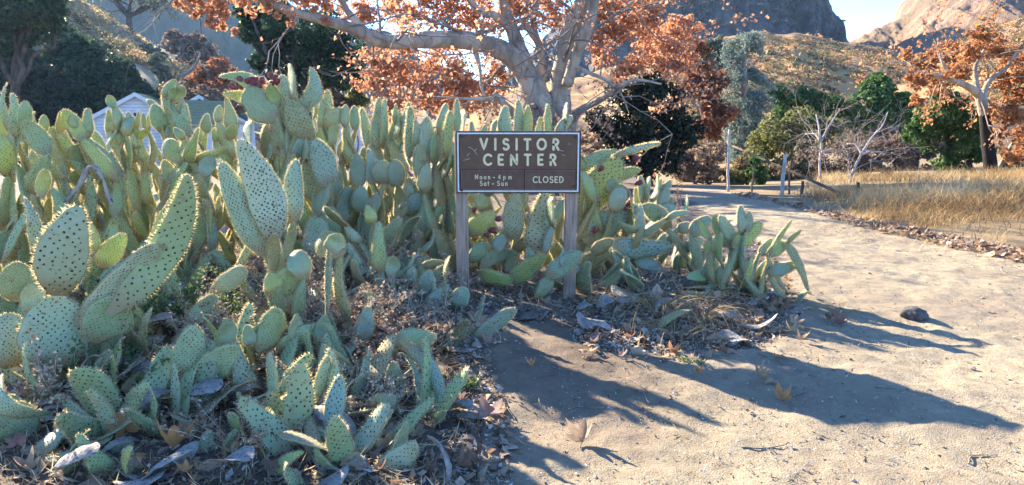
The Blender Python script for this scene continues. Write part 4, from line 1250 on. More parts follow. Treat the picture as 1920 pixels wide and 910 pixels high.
def pick(asp, kind=None, rg=random, lib=None):
    c = [e for e in (lib or LIB) if (kind is None or e[0] == kind)]
    c.sort(key=lambda e: abs(math.log(e[1] / asp)))
    return rg.choice(c[:3])
def frame_of(b, t, yaw, view):
    z = (t - b).normalized()
    n = view - z * view.dot(z)
    n.normalize()
    n = Matrix.Rotation(yaw, 3, z) @ n
    x = n.cross(z)
    return x, n, z
def put_pad(plant, b, t, w, yaw, kind=None, hue='g', mesh_=None, name="pad", thick=1.0):
    """pad from world point b to t, true width w, turned yaw away from the camera"""
    L = (t - b).length
    view = Vector((0, 0, CAMZ)) - (b + t) / 2
    x, n, z = frame_of(b, t, yaw, view)
    if mesh_ is None:
        e = pick(w / L, kind, lib=LIBF if b.y > 5.0 else (LIBL if L > .5 and kind != 'round' else LIB)); mesh_, asp, lr = e[4], e[1], e[5]
    else:
        mesh_, asp, lr = mesh_
    sz = L / lr; sx = w / (asp * lr); sx = min(max(sx, .5 * sz), 2.0 * sz)
    flip = random.choice((-1, 1))
    M = Matrix(((x.x * sx * flip, n.x * flip * thick * (sz * .4 + .6), z.x * sz, 0), (x.y * sx * flip, n.y * flip * thick * (sz * .4 + .6), z.y * sz, 0), (x.z * sx * flip, n.z * flip * thick * (sz * .4 + .6), z.z * sz, 0), (0, 0, 0, 1)))
    o = bpy.data.objects.new(name, mesh_)
    COL.objects.link(o)
    o.parent = plant
    M.translation = b - plant.location
    o.matrix_local = M
    h = HUES[hue]; k = random.uniform(.88, 1.14)
    o.color = (h[0] * k * random.uniform(.9, 1.12), h[1] * k, h[2] * k * random.uniform(.85, 1.15), 1)
    return o
def put_fruit(plant, p, d, s=1.0):
    o = link("fruit", FRUITM, plant)
    o.rotation_mode = 'QUATERNION'
    o.rotation_quaternion = Vector(d).to_track_quat('Z', 'Y')
    o.location = p - plant.location
    o.scale = (s, s, s * random.uniform(.9, 1.15))
def support(plant, p, w, hue, Y, lim=5, slim=1.0):
    """older pads that carry the pad based at p down to the ground"""
    k = 0
    while k < lim:
        g = gzf(p.x, p.y)
        h = p.z - g
        if h < .04: break
        L = min(random.uniform(.26, .40), max(h + .05, .16))
        q = Vector((p.x + random.uniform(-.19, .19), p.y + random.uniform(-.08, .16), p.z - L + random.uniform(0, .03)))
        if q.z < g: q.z = g - .02
        put_pad(plant, q, p + (p - q).normalized() * .02, slim * max(.09, min(.2, w * random.uniform(.6, 1.15))), random.uniform(-1.3, 1.1), random.choice(('oval', 'tongue', 'taper')), random.choice((hue, 'g', 'o') if slim == 1 else ('o', 'd')), name="pad")
        p = q; k += 1
def plant(label, base, group, name="prickly_pear"):
    """base = (px, py) of the stem foot on the ground, or a world point"""
    b = base if isinstance(base, Vector) else G(*base)
    return empty(name, b, label, "cactus", group)
GB, GF, GR = "prickly pears in the tall back rows", "prickly pears in the low front", "prickly pears around the sign"
def hero(label, base, Y, pads, group, sup=True, fruits=(), slim=1.0):
    if not isinstance(base, (tuple, Vector)):
        x = P(base, 300, Y).x
        base = Vector((x, Y, gzf(x, Y)))
    pl = plant(label, base, group)
    for q in pads:
        bx, by, tx, ty, wpx = q[:5]
        yaw = R(q[5] if q[5] < 60 else -q[5] + 4) if len(q) > 5 else random.uniform(-.5, .5)
        hue = q[6] if len(q) > 6 else random.choice('bgs')
        kind = q[7] if len(q) > 7 else None
        dY = q[8] if len(q) > 8 else random.uniform(-.06, .06)
        dT = q[9] if len(q) > 9 else random.uniform(-.08, .08)
        b, t = P(bx, by, Y + dY), P(tx, ty, Y + dY + dT)
        w = wpx * depth(bx, by, Y + dY) / FPX
        mm = None
        if kind == 'arch':
            e = ARCH[int(q[10]) if len(q) > 10 else 0]; mm = (e[4], e[1], e[5]); kind = None
        c = abs(math.cos(yaw))
        if c < .6: w = w / max(.22, c) * .6      # seen nearly edge on: the true width is larger
        w = min(w, (t - b).length * .95)
        put_pad(pl, b, t, w, yaw, kind, hue, mm)
        if sup and (b.z - gzf(b.x, b.y)) > .05 and not (len(q) > 11 and q[11]):
            support(pl, b, w, hue, Y, 5, .55 if group == GF else slim)
    for fx, fy, ang in fruits:
        p = P(fx, fy, Y - .02)
        put_fruit(pl, p, (math.sin(R(ang)), -.15, math.cos(R(ang))), random.uniform(.85, 1.15))
    return pl
# ---- plants that can be told apart in the photograph (pixels of the photograph: base x, y, tip x, y, width, yaw, hue, kind)
hero("tall spiny prickly pear at the picture's edge with backlit yellow spines", 25, 4.9, [
    (25, 250, 13, 156, 20, 68, 'g', 'taper'), (38, 262, 24, 176, 32, 35, 's', 'taper'), (48, 240, 48, 189, 24, 15, 'g', 'oval'), (10, 265, -6, 205, 32, 25, 'y', 'oval'),
    (32, 310, 17, 226, 12, 60, 's', 'tongue'), (90, 292, 44, 226, 38, 10, 'g', 'tongue'), (15, 330, 4, 255, 36, 20, 'y', 'oval'), (50, 330, 52, 262, 18, 50, 's', 'tongue')], GB)
hero("prickly pear cluster with broad triangular pad and yellow fringes near the picture's edge", 100, 5.2, [
    (105, 305, 96, 238, 36, 5, 's', 'taper'), (83, 250, 83, 216, 16, 10, 'g'), (70, 240, 64, 210, 12, 60, 'y'), (113, 250, 112, 210, 16, 20, 'g'), (158, 265, 119, 206, 28, 15, 'y', 'oval'),
    (163, 258, 165, 204, 24, 25, 'g', 'taper'), (140, 245, 136, 212, 16, 20, 'g', 'oval'), (128, 320, 122, 245, 20, 50, 'y', 'tongue'), (75, 345, 72, 275, 34, 10, 'g', 'oval'), (152, 320, 145, 270, 36, 8, 'd', 'round'),
    (120, 350, 178, 300, 20, 30, 'g', 'tongue')], GB)
hero("prickly pear with a yellow blotched slanted pad and one dark hanging bud", 180, 5.6, [
    (190, 300, 172, 245, 30, 15, 'y', 'tongue'), (175, 310, 172, 262, 30, 5, 'b', 'round'), (215, 300, 209, 283, 9, 60, 'b'), (212, 350, 208, 284, 14, 20, 's', 'tongue'), (200, 330, 188, 290, 34, 10, 'd', 'oval'),
    (150, 330, 165, 305, 24, 20, 'g')], GB)
hero("prickly pear with a small egg shaped pad held up beside the white gable", 225, 6.3, [
    (222, 245, 213, 201, 16, 35, 's', 'tongue'), (214, 203, 203, 179, 17, 10, 'g', 'oval'), (207, 248, 204, 206, 18, 10, 'g', 'taper'), (203, 250, 226, 224, 20, 15, 's', 'oval'), (233, 256, 251, 219, 20, 5, 'b', 'oval'),
    (246, 282, 250, 253, 15, 5, 'g', 'oval'), (240, 235, 241, 210, 12, 20, 's'), (255, 240, 260, 207, 12, 30, 'g'), (270, 240, 268, 212, 10, 20, 'g'), (278, 245, 280, 212, 11, 20, 'g'), (265, 300, 254, 275, 34, 10, 'o', 'round'),
    (227, 275, 223, 240, 16, 20, 'd'), (260, 262, 276, 245, 14, 20, 'y')], GB)
hero("prickly pear with a heart shaped top pad and two white edge lit pads", 320, 6.0, [
    (312, 250, 288, 196, 30, 10, 'g', 'oval'), (306, 183, 329, 149, 17, 15, 'g', 'tongue'), (320, 192, 345, 163, 20, 15, 'g', 'oval'), (320, 192, 327, 165, 16, 20, 'g', 'oval'), (318, 217, 310, 180, 16, 82, 's', 'tongue'), (327, 222, 321, 184, 16, 80, 's', 'tongue'),
    (336, 224, 341, 184, 15, 20, 's', 'tongue'), (345, 275, 347, 195, 22, 15, 's', 'tongue'), (322, 262, 332, 222, 20, 20, 'g'), (296, 210, 277, 187, 14, 20, 's'), (320, 268, 318, 232, 22, 30, 's', 'oval')], GB)
hero("prickly pear with a yellow spotted cupped pad and a slanting yellow rimmed tongue", 355, 5.3, [
    (348, 312, 312, 262, 36, 15, 'y', 'oval'), (352, 305, 372, 240, 22, 25, 'y', 'taper'), (360, 303, 428, 277, 18, 35, 'y', 'tongue'), (345, 262, 326, 240, 16, 20, 'g'), (352, 360, 352, 308, 28, 10, 'g', 'oval'), (310, 395, 351, 327, 14, 40, 'y', 'tongue', -1.2),
    (325, 345, 308, 300, 26, 20, 'd'), (375, 330, 398, 292, 30, 10, 'b', 'oval')], GB)
hero("blue grey prickly pear in front of the green shingle roof", 395, 6.4, [
    (388, 250, 388, 213, 19, 8, 'b', 'tongue'), (408, 230, 412, 198, 15, 10, 's', 'oval'), (433, 245, 424, 184, 24, 20, 'b', 'taper'), (428, 262, 441, 233, 20, 10, 'g', 'tongue'), (404, 268, 402, 240, 16, 30, 'g'), (420, 285, 418, 252, 18, 20, 'b'),
    (375, 275, 378, 236, 14, 30, 's')], GB)
hero("tallest prickly pear, its sprawling pads rimmed with dark red fruits", 510, 6.0, [
    (514, 222, 419, 176, 30, 20, 'y', 'arch', 0, 0, 2), (500, 200, 411, 142, 28, 20, 'y', 'arch', 0, 0, 3), (516, 225, 462, 166, 60, 12, 'g', 'round'), (520, 200, 505, 158, 26, 20, 'y', 'oval'), (530, 215, 530, 141, 34, 8, 'b', 'oval'),
    (547, 185, 545, 121, 26, 82, 's', 'tongue'), (549, 206, 585, 127, 32, 12, 'b', 'arch', 0, 0, 3), (545, 210, 552, 168, 20, 15, 'b'), (528, 292, 511, 204, 28, 10, 's', 'taper'), (534, 260, 532, 182, 15, 55, 'g', 'tongue'), (553, 252, 583, 206, 26, 20, 'g', 'arch', 0, 0, 3),
    (544, 300, 541, 235, 20, 40, 's', 'tongue'), (525, 250, 520, 215, 40, 10, 'g', 'round'), (473, 292, 471, 226, 30, 80, 's', 'tongue'), (498, 310, 495, 255, 20, 78, 's', 'tongue'), (563, 310, 563, 250, 22, 80, 's', 'tongue'), (546, 300, 590, 240, 26, 20, 'b', 'oval')], GB,
    fruits=((444, 168, -50), (456, 158, -30), (466, 160, -10), (473, 160, 5), (481, 158, 0), (494, 158, -8), (511, 148, -20), (515, 154, 10), (490, 166, -20), (508, 166, 15), (518, 161, 20), (476, 166, 0)))
hero("prickly pear with a wide slanting blue grey pad beside the chimney", 610, 6.6, [
    (606, 268, 614, 169, 22, 20, 's', 'tongue'), (601, 240, 604, 180, 15, 35, 'g', 'tongue'), (588, 290, 583, 240, 26, 10, 'b', 'oval'), (605, 240, 650, 206, 32, 12, 's', 'oval'), (624, 275, 628, 230, 22, 30, 's'), (590, 220, 592, 195, 12, 60, 's', 'tongue'),
    (647, 240, 648, 197, 17, 10, 's', 'oval'), (666, 245, 664, 199, 18, 12, 'g', 'oval'), (640, 300, 648, 260, 26, 20, 'b'), (655, 268, 655, 235, 10, 70, 's')], GB)
hero("prickly pear with narrow upright blue pads fanned before the orange leaves", 715, 6.8, [
    (698, 285, 678, 203, 24, 15, 'b', 'taper'), (706, 285, 711, 184, 22, 20, 's', 'tongue'), (719, 280, 722, 184, 20, 45, 's', 'tongue'), (731, 265, 736, 208, 22, 78, 's', 'tongue'), (736, 310, 749, 210, 40, 8, 's', 'taper'), (757, 265, 767, 192, 18, 20, 'b', 'tongue'),
    (744, 235, 742, 195, 14, 20, 'g'), (708, 320, 702, 262, 30, 10, 'b', 'oval'), (690, 330, 684, 275, 26, 20, 'b', 'oval')], GB)
hero("prickly pear with hairy spined upright pads, close behind the sign's corner", 800, 6.2, [
    (766, 300, 769, 200, 22, 15, 'g', 'tongue'), (800, 310, 800, 219, 30, 20, 's', 'oval'), (815, 310, 818, 243, 22, 20, 'g', 'oval'), (822, 255, 837, 195, 18, 20, 'b', 'tongue'), (836, 300, 845, 208, 22, 30, 'y', 'tongue'), (848, 270, 842, 238, 12, 70, 'y', 'tongue'),
    (857, 250, 857, 186, 15, 25, 'g', 'tongue'), (783, 275, 779, 225, 18, 20, 's'), (790, 340, 788, 270, 28, 10, 's', 'oval'), (798, 362, 797, 318, 14, 20, 's', 'tongue'), (845, 370, 850, 290, 20, 72, 'y', 'tongue')], GB)
hero("row of narrow green prickly pear tips showing just above the sign board", 980, 6.6, [
    (870, 262, 872, 208, 26, 80, 's', 'tongue'), (886, 262, 884, 228, 12, 20, 'g'), (948, 262, 948, 199, 25, 12, 's', 'tongue'), (975, 262, 972, 188, 24, 12, 's', 'taper'), (990, 262, 990, 199, 18, 15, 'y', 'tongue'), (1010, 262, 1014, 220, 16, 30, 's'), (1028, 262, 1028, 196, 15, 30, 'y', 'tongue'),
    (1042, 252, 1073, 219, 20, 20, 'b', 'tongue'), (1062, 236, 1062, 193, 12, 75, 'b', 'tongue'), (928, 262, 932, 225, 14, 60, 's', 'tongue'), (905, 262, 910, 233, 14, 20, 'g')], GR)
hero("sunlit yellow green prickly pear spreading from behind the sign's far post", 1110, 6.1, [
    (1082, 400, 1165, 300, 66, 15, 'y', 'oval'), (1098, 350, 1200, 318, 26, 10, 'y', 'oval', .05, 0), (1088, 322, 1165, 288, 34, 10, 'g', 'oval', .12, 0), (1150, 294, 1238, 269, 14, 15, 's', 'taper', 0, .15), (1090, 320, 1088, 288, 24, 60, 'y'), (1118, 360, 1155, 335, 18, 20, 'b'),
    (1090, 450, 1196, 388, 54, 20, 'b', 'oval'), (1150, 400, 1165, 350, 34, 20, 's', 'round'), (1180, 370, 1135, 345, 30, 20, 'o', 'oval')], GR, fruits=((1122, 322, 40), (1190, 346, 70), (1172, 385, 60), (1165, 392, 80), (1190, 305, 10), (1112, 438, 30)))
hero("long bluish prickly pear pad reaching out level over dry grass beside the sign", 1150, 5.75, [
    (1140, 458, 1262, 464, 38, 10, 'b', 'tongue', 0, .1), (1080, 505, 1160, 465, 30, 20, 'o', 'tongue'), (1110, 475, 1150, 450, 26, 20, 'o'), (1200, 430, 1160, 415, 22, 60, 's')], GR, True, slim=.8)
hero("pale bluish prickly pear clump of many narrow pads nearest the road bend", 1225, 7.6, [
    (1205, 385, 1200, 330, 18, 40, 's', 'tongue'), (1212, 378, 1218, 332, 16, 60, 's', 'tongue'), (1220, 382, 1232, 328, 14, 60, 's', 'tongue'), (1232, 380, 1240, 335, 14, 50, 's', 'tongue'), (1238, 375, 1258, 338, 16, 20, 'b'), (1236, 395, 1252, 352, 22, 15, 'b', 'tongue'), (1230, 398, 1268, 390, 24, 10, 'b', 'oval'),
    (1244, 400, 1260, 370, 20, 20, 'b'), (1200, 400, 1192, 352, 18, 20, 's'), (1215, 420, 1222, 380, 22, 20, 'b'), (1200, 430, 1210, 395, 26, 20, 'b'), (1225, 440, 1236, 415, 26, 20, 's')], GR)
hero("single thin pale pad standing by the road bend", 1275, 7.2, [(1272, 410, 1288, 366, 12, 60, 's', 'tongue')], GR)
hero("prickly pear with a thick curved trunk lying under the sign board between the posts", 985, 5.6, [
    (1008, 470, 1022, 362, 54, 12, 's', 'taper'), (965, 450, 968, 360, 40, 20, 's', 'oval'), (1000, 425, 1000, 385, 12, 60, 's', 'tongue'), (1020, 480, 1040, 415, 22, 50, 'b', 'tongue'), (905, 398, 904, 362, 28, 15, 'g'), (880, 442, 928, 398, 36, 15, 'y', 'tongue'), (880, 492, 912, 458, 30, 15, 'g', 'oval'),
    (900, 505, 972, 478, 26, 20, 's', 'arch', 0, 0, 0), (890, 512, 965, 528, 30, 30, 'y', 'tongue', -.1, 0), (955, 530, 1022, 478, 34, 15, 'y', 'tongue', -.1, 0), (1005, 500, 990, 462, 22, 20, 'b'), (930, 470, 945, 440, 26, 15, 'b', 'oval'), (1040, 430, 1036, 370, 24, 70, 's', 'tongue'),
    (950, 400, 985, 352, 30, 20, 'd'), (905, 360, 930, 350, 30, 20, 'd')], GR, False, fruits=((888, 400, 10), (914, 432, 90), (905, 440, 90), (926, 412, 80)))
hero("blue pad with one bright sun fleck leaning before the sign's far post", 1030, 5.05, [
    (1026, 520, 1090, 474, 34, 8, 'b', 'oval', 0, -.05), (1005, 560, 1035, 520, 28, 20, 'd', 'oval'), (1053, 500, 1056, 466, 10, 20, 'b', 'tongue')], GR, False)
hero("small golden green prickly pear with splayed pads beside the dirt road", 1390, 5.35, [
    (1368, 462, 1339, 404, 32, 15, 'y', 'oval'), (1382, 455, 1349, 405, 24, 30, 's', 'oval'), (1394, 442, 1388, 386, 20, 25, 's', 'tongue'), (1402, 432, 1405, 397, 15, 20, 'b'), (1376, 468, 1428, 418, 32, 15, 'y', 'oval'), (1334, 452, 1310, 412, 18, 30, 'y', 'tongue'), (1356, 500, 1354, 438, 18, 60, 'y', 'tongue'),
    (1372, 508, 1384, 460, 24, 20, 'y', 'oval'), (1442, 482, 1484, 413, 12, 45, 'y', 'tongue'), (1440, 476, 1476, 456, 22, 20, 'y', 'oval'), (1474, 458, 1503, 431, 9, 40, 'y', 'tongue'), (1424, 478, 1448, 448, 18, 20, 'b'), (1393, 540, 1411, 478, 16, 50, 'y', 'tongue'), (1440, 512, 1493, 496, 24, 15, 'b', 'oval'),
    (1420, 522, 1442, 488, 20, 20, 's'), (1336, 516, 1288, 520, 22, 20, 'g', 'tongue'), (1424, 530, 1426, 562, 30, 15, 'd', 'oval'), (1384, 540, 1420, 582, 26, 15, 'd', 'oval'), (1360, 540, 1352, 500, 26, 20, 'g', 'oval'), (1400, 530, 1398, 490, 28, 15, 'g', 'oval'), (1340, 480, 1322, 455, 22, 20, 'y'),
    (1376, 555, 1372, 585, 16, 20, 's')], GR, True, slim=.6)
hero("bluish prickly pear sprawling low between dry grass and the golden one", 1300, 5.9, [
    (1295, 440, 1332, 408, 30, 15, 'b', 'oval'), (1278, 470, 1318, 448, 26, 20, 'b'), (1270, 430, 1300, 425, 24, 20, 'b', 'oval'), (1290, 490, 1252, 430, 16, 40, 'o', 'tongue'), (1310, 505, 1266, 480, 26, 20, 'y', 'oval'), (1330, 475, 1345, 440, 18, 30, 's'), (1300, 500, 1325, 470, 20, 20, 'b'),
    (1240, 505, 1190, 490, 26, 20, 'b', 'oval'), (1255, 520, 1215, 505, 24, 20, 'b')], GR, True, slim=.7)
hero("prickly pear with one bright drooping furry pad left of the near sign post", 765, 6.3, [
    (765, 335, 765, 385, 28, 20, 's', 'oval'), (752, 400, 810, 362, 32, 15, 'b', 'oval'), (768, 420, 772, 380, 30, 15, 's'), (832, 448, 784, 404, 30, 15, 's', 'oval'), (790, 380, 800, 345, 26, 10, 'd'), (828, 430, 833, 380, 12, 70, 's', 'tongue'), (700, 345, 690, 280, 30, 10, 'b', 'taper'), (720, 345, 716, 300, 40, 10, 's', 'oval'),
    (672, 350, 668, 290, 32, 12, 'b', 'oval'), (628, 400, 622, 295, 28, 10, 'b', 'tongue'), (600, 380, 596, 320, 30, 15, 'o', 'oval'), (680, 400, 676, 350, 34, 10, 'b', 'oval'), (640, 420, 655, 350, 34, 15, 'b', 'oval'), (745, 350, 740, 300, 34, 10, 'b', 'oval')], GB)
hero("twin long prickly pear pads spread in a V on a stubby stem", 510, 4.15, [
    (500, 480, 414, 305, 58, 10, 'b', 'tongue', 0, -.05), (516, 452, 449, 262, 66, 8, 's', 'tongue', -.04, .0), (472, 400, 412, 298, 30, 40, 'y', 'tongue', .12, 0), (511, 515, 515, 438, 26, 20, 'o', 'tongue'), (548, 420, 556, 300, 44, 30, 's', 'tongue', .3, .1)], GF)
hero("massive front prickly pear with a long curved horn-like pad and thick brown trunk", 105, 3.55, [
    (110, 555, 146, 386, 86, 8, 's', 'tongue', -.08, 0), (205, 590, 352, 327, 62, 14, 'g', 'arch', 0, 0, 2), (150, 610, 292, 458, 62, 12, 's', 'oval', .04, 0), (70, 485, 47, 370, 34, 58, 's', 'tongue', .05, 0), (78, 372, 86, 318, 26, 20, 'y', 'tongue', .3, 0), (176, 475, 170, 418, 26, 55, 'y', 'tongue'), (188, 500, 232, 438, 40, 15, 'y', 'oval', .1, 0),
    (40, 565, 28, 492, 58, 12, 'g', 'round', .05, 0), (62, 585, 55, 532, 42, 15, 's', 'oval', 0, 0), (110, 690, 98, 555, 112, 5, 's', 'oval', 0, 0), (22, 690, 15, 588, 66, 10, 's', 'round', 0, 0), (105, 760, 108, 655, 58, 10, 'o', 'oval', 0, 0), (170, 640, 225, 560, 80, 10, 'g', 'oval', .04, 0), (70, 480, 96, 450, 40, 20, 'g', 'oval', .08, 0),
    (150, 690, 200, 600, 70, 15, 'g', 'oval', .1, 0)], GF, False)
hero("fat rounded prickly pear pad low in the bottom corner", 25, 3.0, [(25, 840, 28, 755, 92, 10, 'd', 'round', 0, 0), (0, 705, 98, 775, 34, 30, 's', 'arch', .1, 0, 0), (50, 800, 20, 740, 30, 30, 'g', 'tongue', .1, 0)], GF, False)
hero("prickly pear with a flat face pad and spiny edge-on pad standing before it", 350, 3.3, [
    (352, 705, 362, 610, 62, 6, 's', 'oval', .1, 0), (375, 712, 442, 648, 56, 10, 'g', 'oval', .1, 0), (335, 820, 328, 684, 26, 60, 's', 'tongue', -.05, 0), (348, 805, 356, 742, 56, 8, 's', 'round', .05, 0), (425, 650, 425, 598, 36, 15, 'd', 'oval', .15, 0), (360, 770, 390, 705, 50, 15, 'o', 'oval', .15, 0)], GF, False)
hero("prickly pear with a pointed shaded pad standing beside the leafy weeds", 205, 3.7, [(205, 680, 220, 588, 36, 20, 'd', 'taper', 0, 0)], GF)
hero("prickly pear with amber tipped long spines along a tall pale pad", 540, 3.05, [
    (540, 868, 562, 680, 56, 8, 's', 'tongue', 0, 0), (525, 875, 508, 735, 52, 15, 's', 'tongue', .08, 0), (511, 755, 506, 662, 30, 62, 's', 'tongue', .12, 0), (586, 765, 616, 668, 24, 20, 'b', 'tongue', .15, 0), (575, 805, 632, 845, 28, 30, 's', 'arch', 0, 0, 2), (600, 880, 632, 850, 30, 20, 's', 'oval', 0, 0)], GF, False)
hero("prickly pear with sunlit rounded pads and orange dried tufts at middle distance", 500, 3.7, [
    (490, 660, 521, 578, 52, 10, 'g', 'oval', 0, 0), (470, 650, 462, 610, 30, 30, 's', 'tongue', -.05, 0), (555, 640, 555, 590, 34, 40, 's', 'oval', 0, 0), (600, 640, 610, 590, 30, 15, 'd', 'oval'), (520, 660, 590, 610, 34, 20, 'g', 'oval')], GF)
hero("prickly pear pad with a silvery sunlit pattern lying on the slope of debris", 380, 4.0, [(358, 608, 402, 552, 36, 20, 's', 'oval', 0, 0), (398, 548, 462, 503, 36, 15, 's', 'oval', .1, 0)], GF)
hero("low yellowish prickly pear drooping beside the stubby stem", 540, 4.0, [(520, 545, 505, 512, 44, 15, 'y', 'oval'), (505, 560, 560, 498, 50, 20, 'g', 'oval'), (570, 525, 555, 470, 44, 15, 's', 'oval'), (615, 470, 640, 440, 60, 12, 'g', 'oval'), (640, 480, 600, 440, 50, 12, 'o', 'oval')], GF)
hero("bottle shaped narrow green pad standing in the dry tangle", 712, 4.75, [(714, 510, 711, 416, 30, 12, 'g', 'taper', 0, 0), (732, 520, 738, 480, 30, 15, 's', 'oval', .08, 0), (700, 420, 688, 385, 22, 20, 'y', 'oval', .1, 0)], GF)
hero("thin slanting blue pad edged with light, near the sign's base", 745, 4.9, [(722, 550, 770, 498, 18, 45, 'b', 'tongue', 0, 0), (765, 540, 775, 500, 30, 20, 's', 'oval', .1, 0), (790, 500, 840, 495, 20, 30, 'o', 'tongue', .2, 0)], GF)
hero("low blue prickly pear with one round pad against the near sign post", 820, 4.75, [(806, 598, 823, 542, 36, 10, 'b', 'tongue', 0, 0), (852, 578, 872, 538, 36, 12, 's', 'round', .1, 0), (836, 570, 830, 530, 28, 15, 'g', 'oval', .2, 0), (778, 565, 790, 530, 26, 20, 'd', 'oval', .2, 0)], GF)
hero("small upright pear with a lopsided yellow bud pad near debris", 700, 4.4, [(702, 612, 704, 556, 34, 10, 'g', 'oval', 0, 0), (702, 560, 678, 548, 14, 20, 'y', 'oval', 0, 0)], GF)
hero("small prickly pear half sunk beside the brown leaf in front", 100, 2.95, [(92, 888, 102, 812, 58, 12, 'd', 'oval', 0, 0), (130, 868, 178, 828, 38, 20, 'g', 'oval', .1, 0)], GF)
hero("pair of stout short pads lying by the orange leaf", 240, 2.92, [(188, 878, 244, 828, 42, 20, 'b', 'oval', 0, 0), (240, 890, 294, 864, 40, 20, 'y', 'oval', 0, 0), (195, 900, 232, 885, 32, 20, 'g', 'round', -.05, 0)], GF)
hero("small bluish teardrop pad standing near the speckled dead pad", 388, 2.9, [(385, 886, 391, 808, 36, 12, 'b', 'oval', 0, 0)], GF)
hero("grey green withering pad leaning over dark litter at the front", 428, 2.9, [(422, 890, 442, 806, 28, 35, 's', 'tongue', 0, 0), (455, 800, 445, 735, 18, 50, 'o', 'tongue', .3, 0)], GF)
hero("prickly pear with an arching blue strap pad bent like a hoop", 770, 3.5, [
    (752, 640, 826, 792, 30, 25, 'b', 'arch', -.1, -.2, 3), (742, 640, 818, 632, 40, 12, 'g', 'oval', .05, 0), (742, 748, 736, 678, 36, 15, 's', 'tongue', .05, 0), (832, 790, 858, 752, 20, 15, 'g', 'tongue', -.1, 0), (780, 690, 812, 740, 20, 50, 'g', 'tongue', .15, 0)], GF, False)
hero("curled ring of pale pads low beside the bare dirt", 720, 3.2, [
    (700, 772, 742, 742, 42, 15, 's', 'oval', 0, 0), (645, 800, 700, 830, 34, 25, 's', 'arch', 0, 0, 0), (700, 845, 640, 835, 30, 25, 's', 'arch', -.05, 0, 0), (778, 805, 858, 818, 38, 15, 'g', 'oval', .02, 0), (690, 800, 725, 785, 30, 15, 's', 'round', .05, 0), (650, 780, 640, 745, 30, 20, 's', 'oval', .1, 0)], GF, False)
hero("broad sunlit pad bent along the bottom margin beside the dead grey strap", 735, 2.75, [(690, 912, 782, 832, 56, 12, 's', 'tongue', 0, 0), (742, 868, 762, 792, 30, 40, 's', 'tongue', .05, 0)], GF)
hero("blue upright pad pair between tangled weeds and hoop shaped pad", 690, 3.9, [(680, 640, 690, 575, 34, 15, 'b', 'oval', 0, 0), (640, 700, 625, 640, 34, 20, 's', 'oval', 0, 0), (660, 720, 690, 670, 30, 20, 's', 'oval', -.1, 0)], GF)

# ---- the dense mass behind: each plant grown pad by pad
SKYX = [-60, 10, 25, 60, 90, 140, 180, 215, 260, 300, 340, 400, 440, 480, 560, 600, 640, 700, 760, 860, 900, 1000, 1060, 1100, 1180, 1240, 1300]
SKYY = [190, 170, 190, 215, 225, 225, 222, 228, 234, 222, 238, 240, 232, 215, 218, 205, 222, 205, 208, 205, 235, 215, 215, 300, 330, 350, 400]
def grow(label, px, Y, n, hmax, group, hues, seed, spread=.28, wr=(.24, .44), flat=0.0):
    rg = random.Random(seed)
    x = P(px, 300, Y).x
    b = Vector((x, Y, gzf(x, Y)))
    pl = plant(label, b, group)
    fr = []
    def pad(p, d, L):
        t = p + d * L
        qx, qy = project(t.x, t.y, t.z)
        lim = np.interp(qx, SKYX, SKYY)
        if qy < lim or t.z - gzf(t.x, t.y) > hmax or t.y < 2.45: return None
        w = L * rg.uniform(*wr)
        put_pad(pl, p, t, w, rg.uniform(-1.4, -.95) if rg.random() < .28 else rg.uniform(-1.2, 1.2), rg.choice(('oval', 'tongue', 'tongue', 'taper', 'taper')), rg.choice(hues) if rg.random() > .08 else rg.choice('woy'))
        fr.append((t, d)); return t
    k = 0
    for _ in range(8 if n <= 2 else 5 if n > 6 else max(1, n)):
        a = rg.uniform(0, 6.28); r = spread * rg.uniform(.1, 1)
        p = b + Vector((math.cos(a) * r, math.sin(a) * r, 0)); p.z = gzf(p.x, p.y) - .03
        d = Vector((math.cos(a) * rg.uniform(.1, .85 + flat), math.sin(a) * rg.uniform(.1, .7 + flat), 1)).normalized()
        if k < max(n, 1) and pad(p, d, rg.uniform(.26, .42) * (.6 if n <= 2 else 1)): k += 1
    tries = 0
    while k < n and fr and tries < n * 6:
        tries += 1
        i = rg.randrange(len(fr)); t, d = fr[i]
        nd = (d + Vector((rg.gauss(0, .7), rg.gauss(0, .6), rg.uniform(-.2, .45)))).normalized()
        if pad(t - d * .02, nd, rg.uniform(.15, .42)): k += 1
        if rg.random() < .5: fr.pop(i)
    return pl
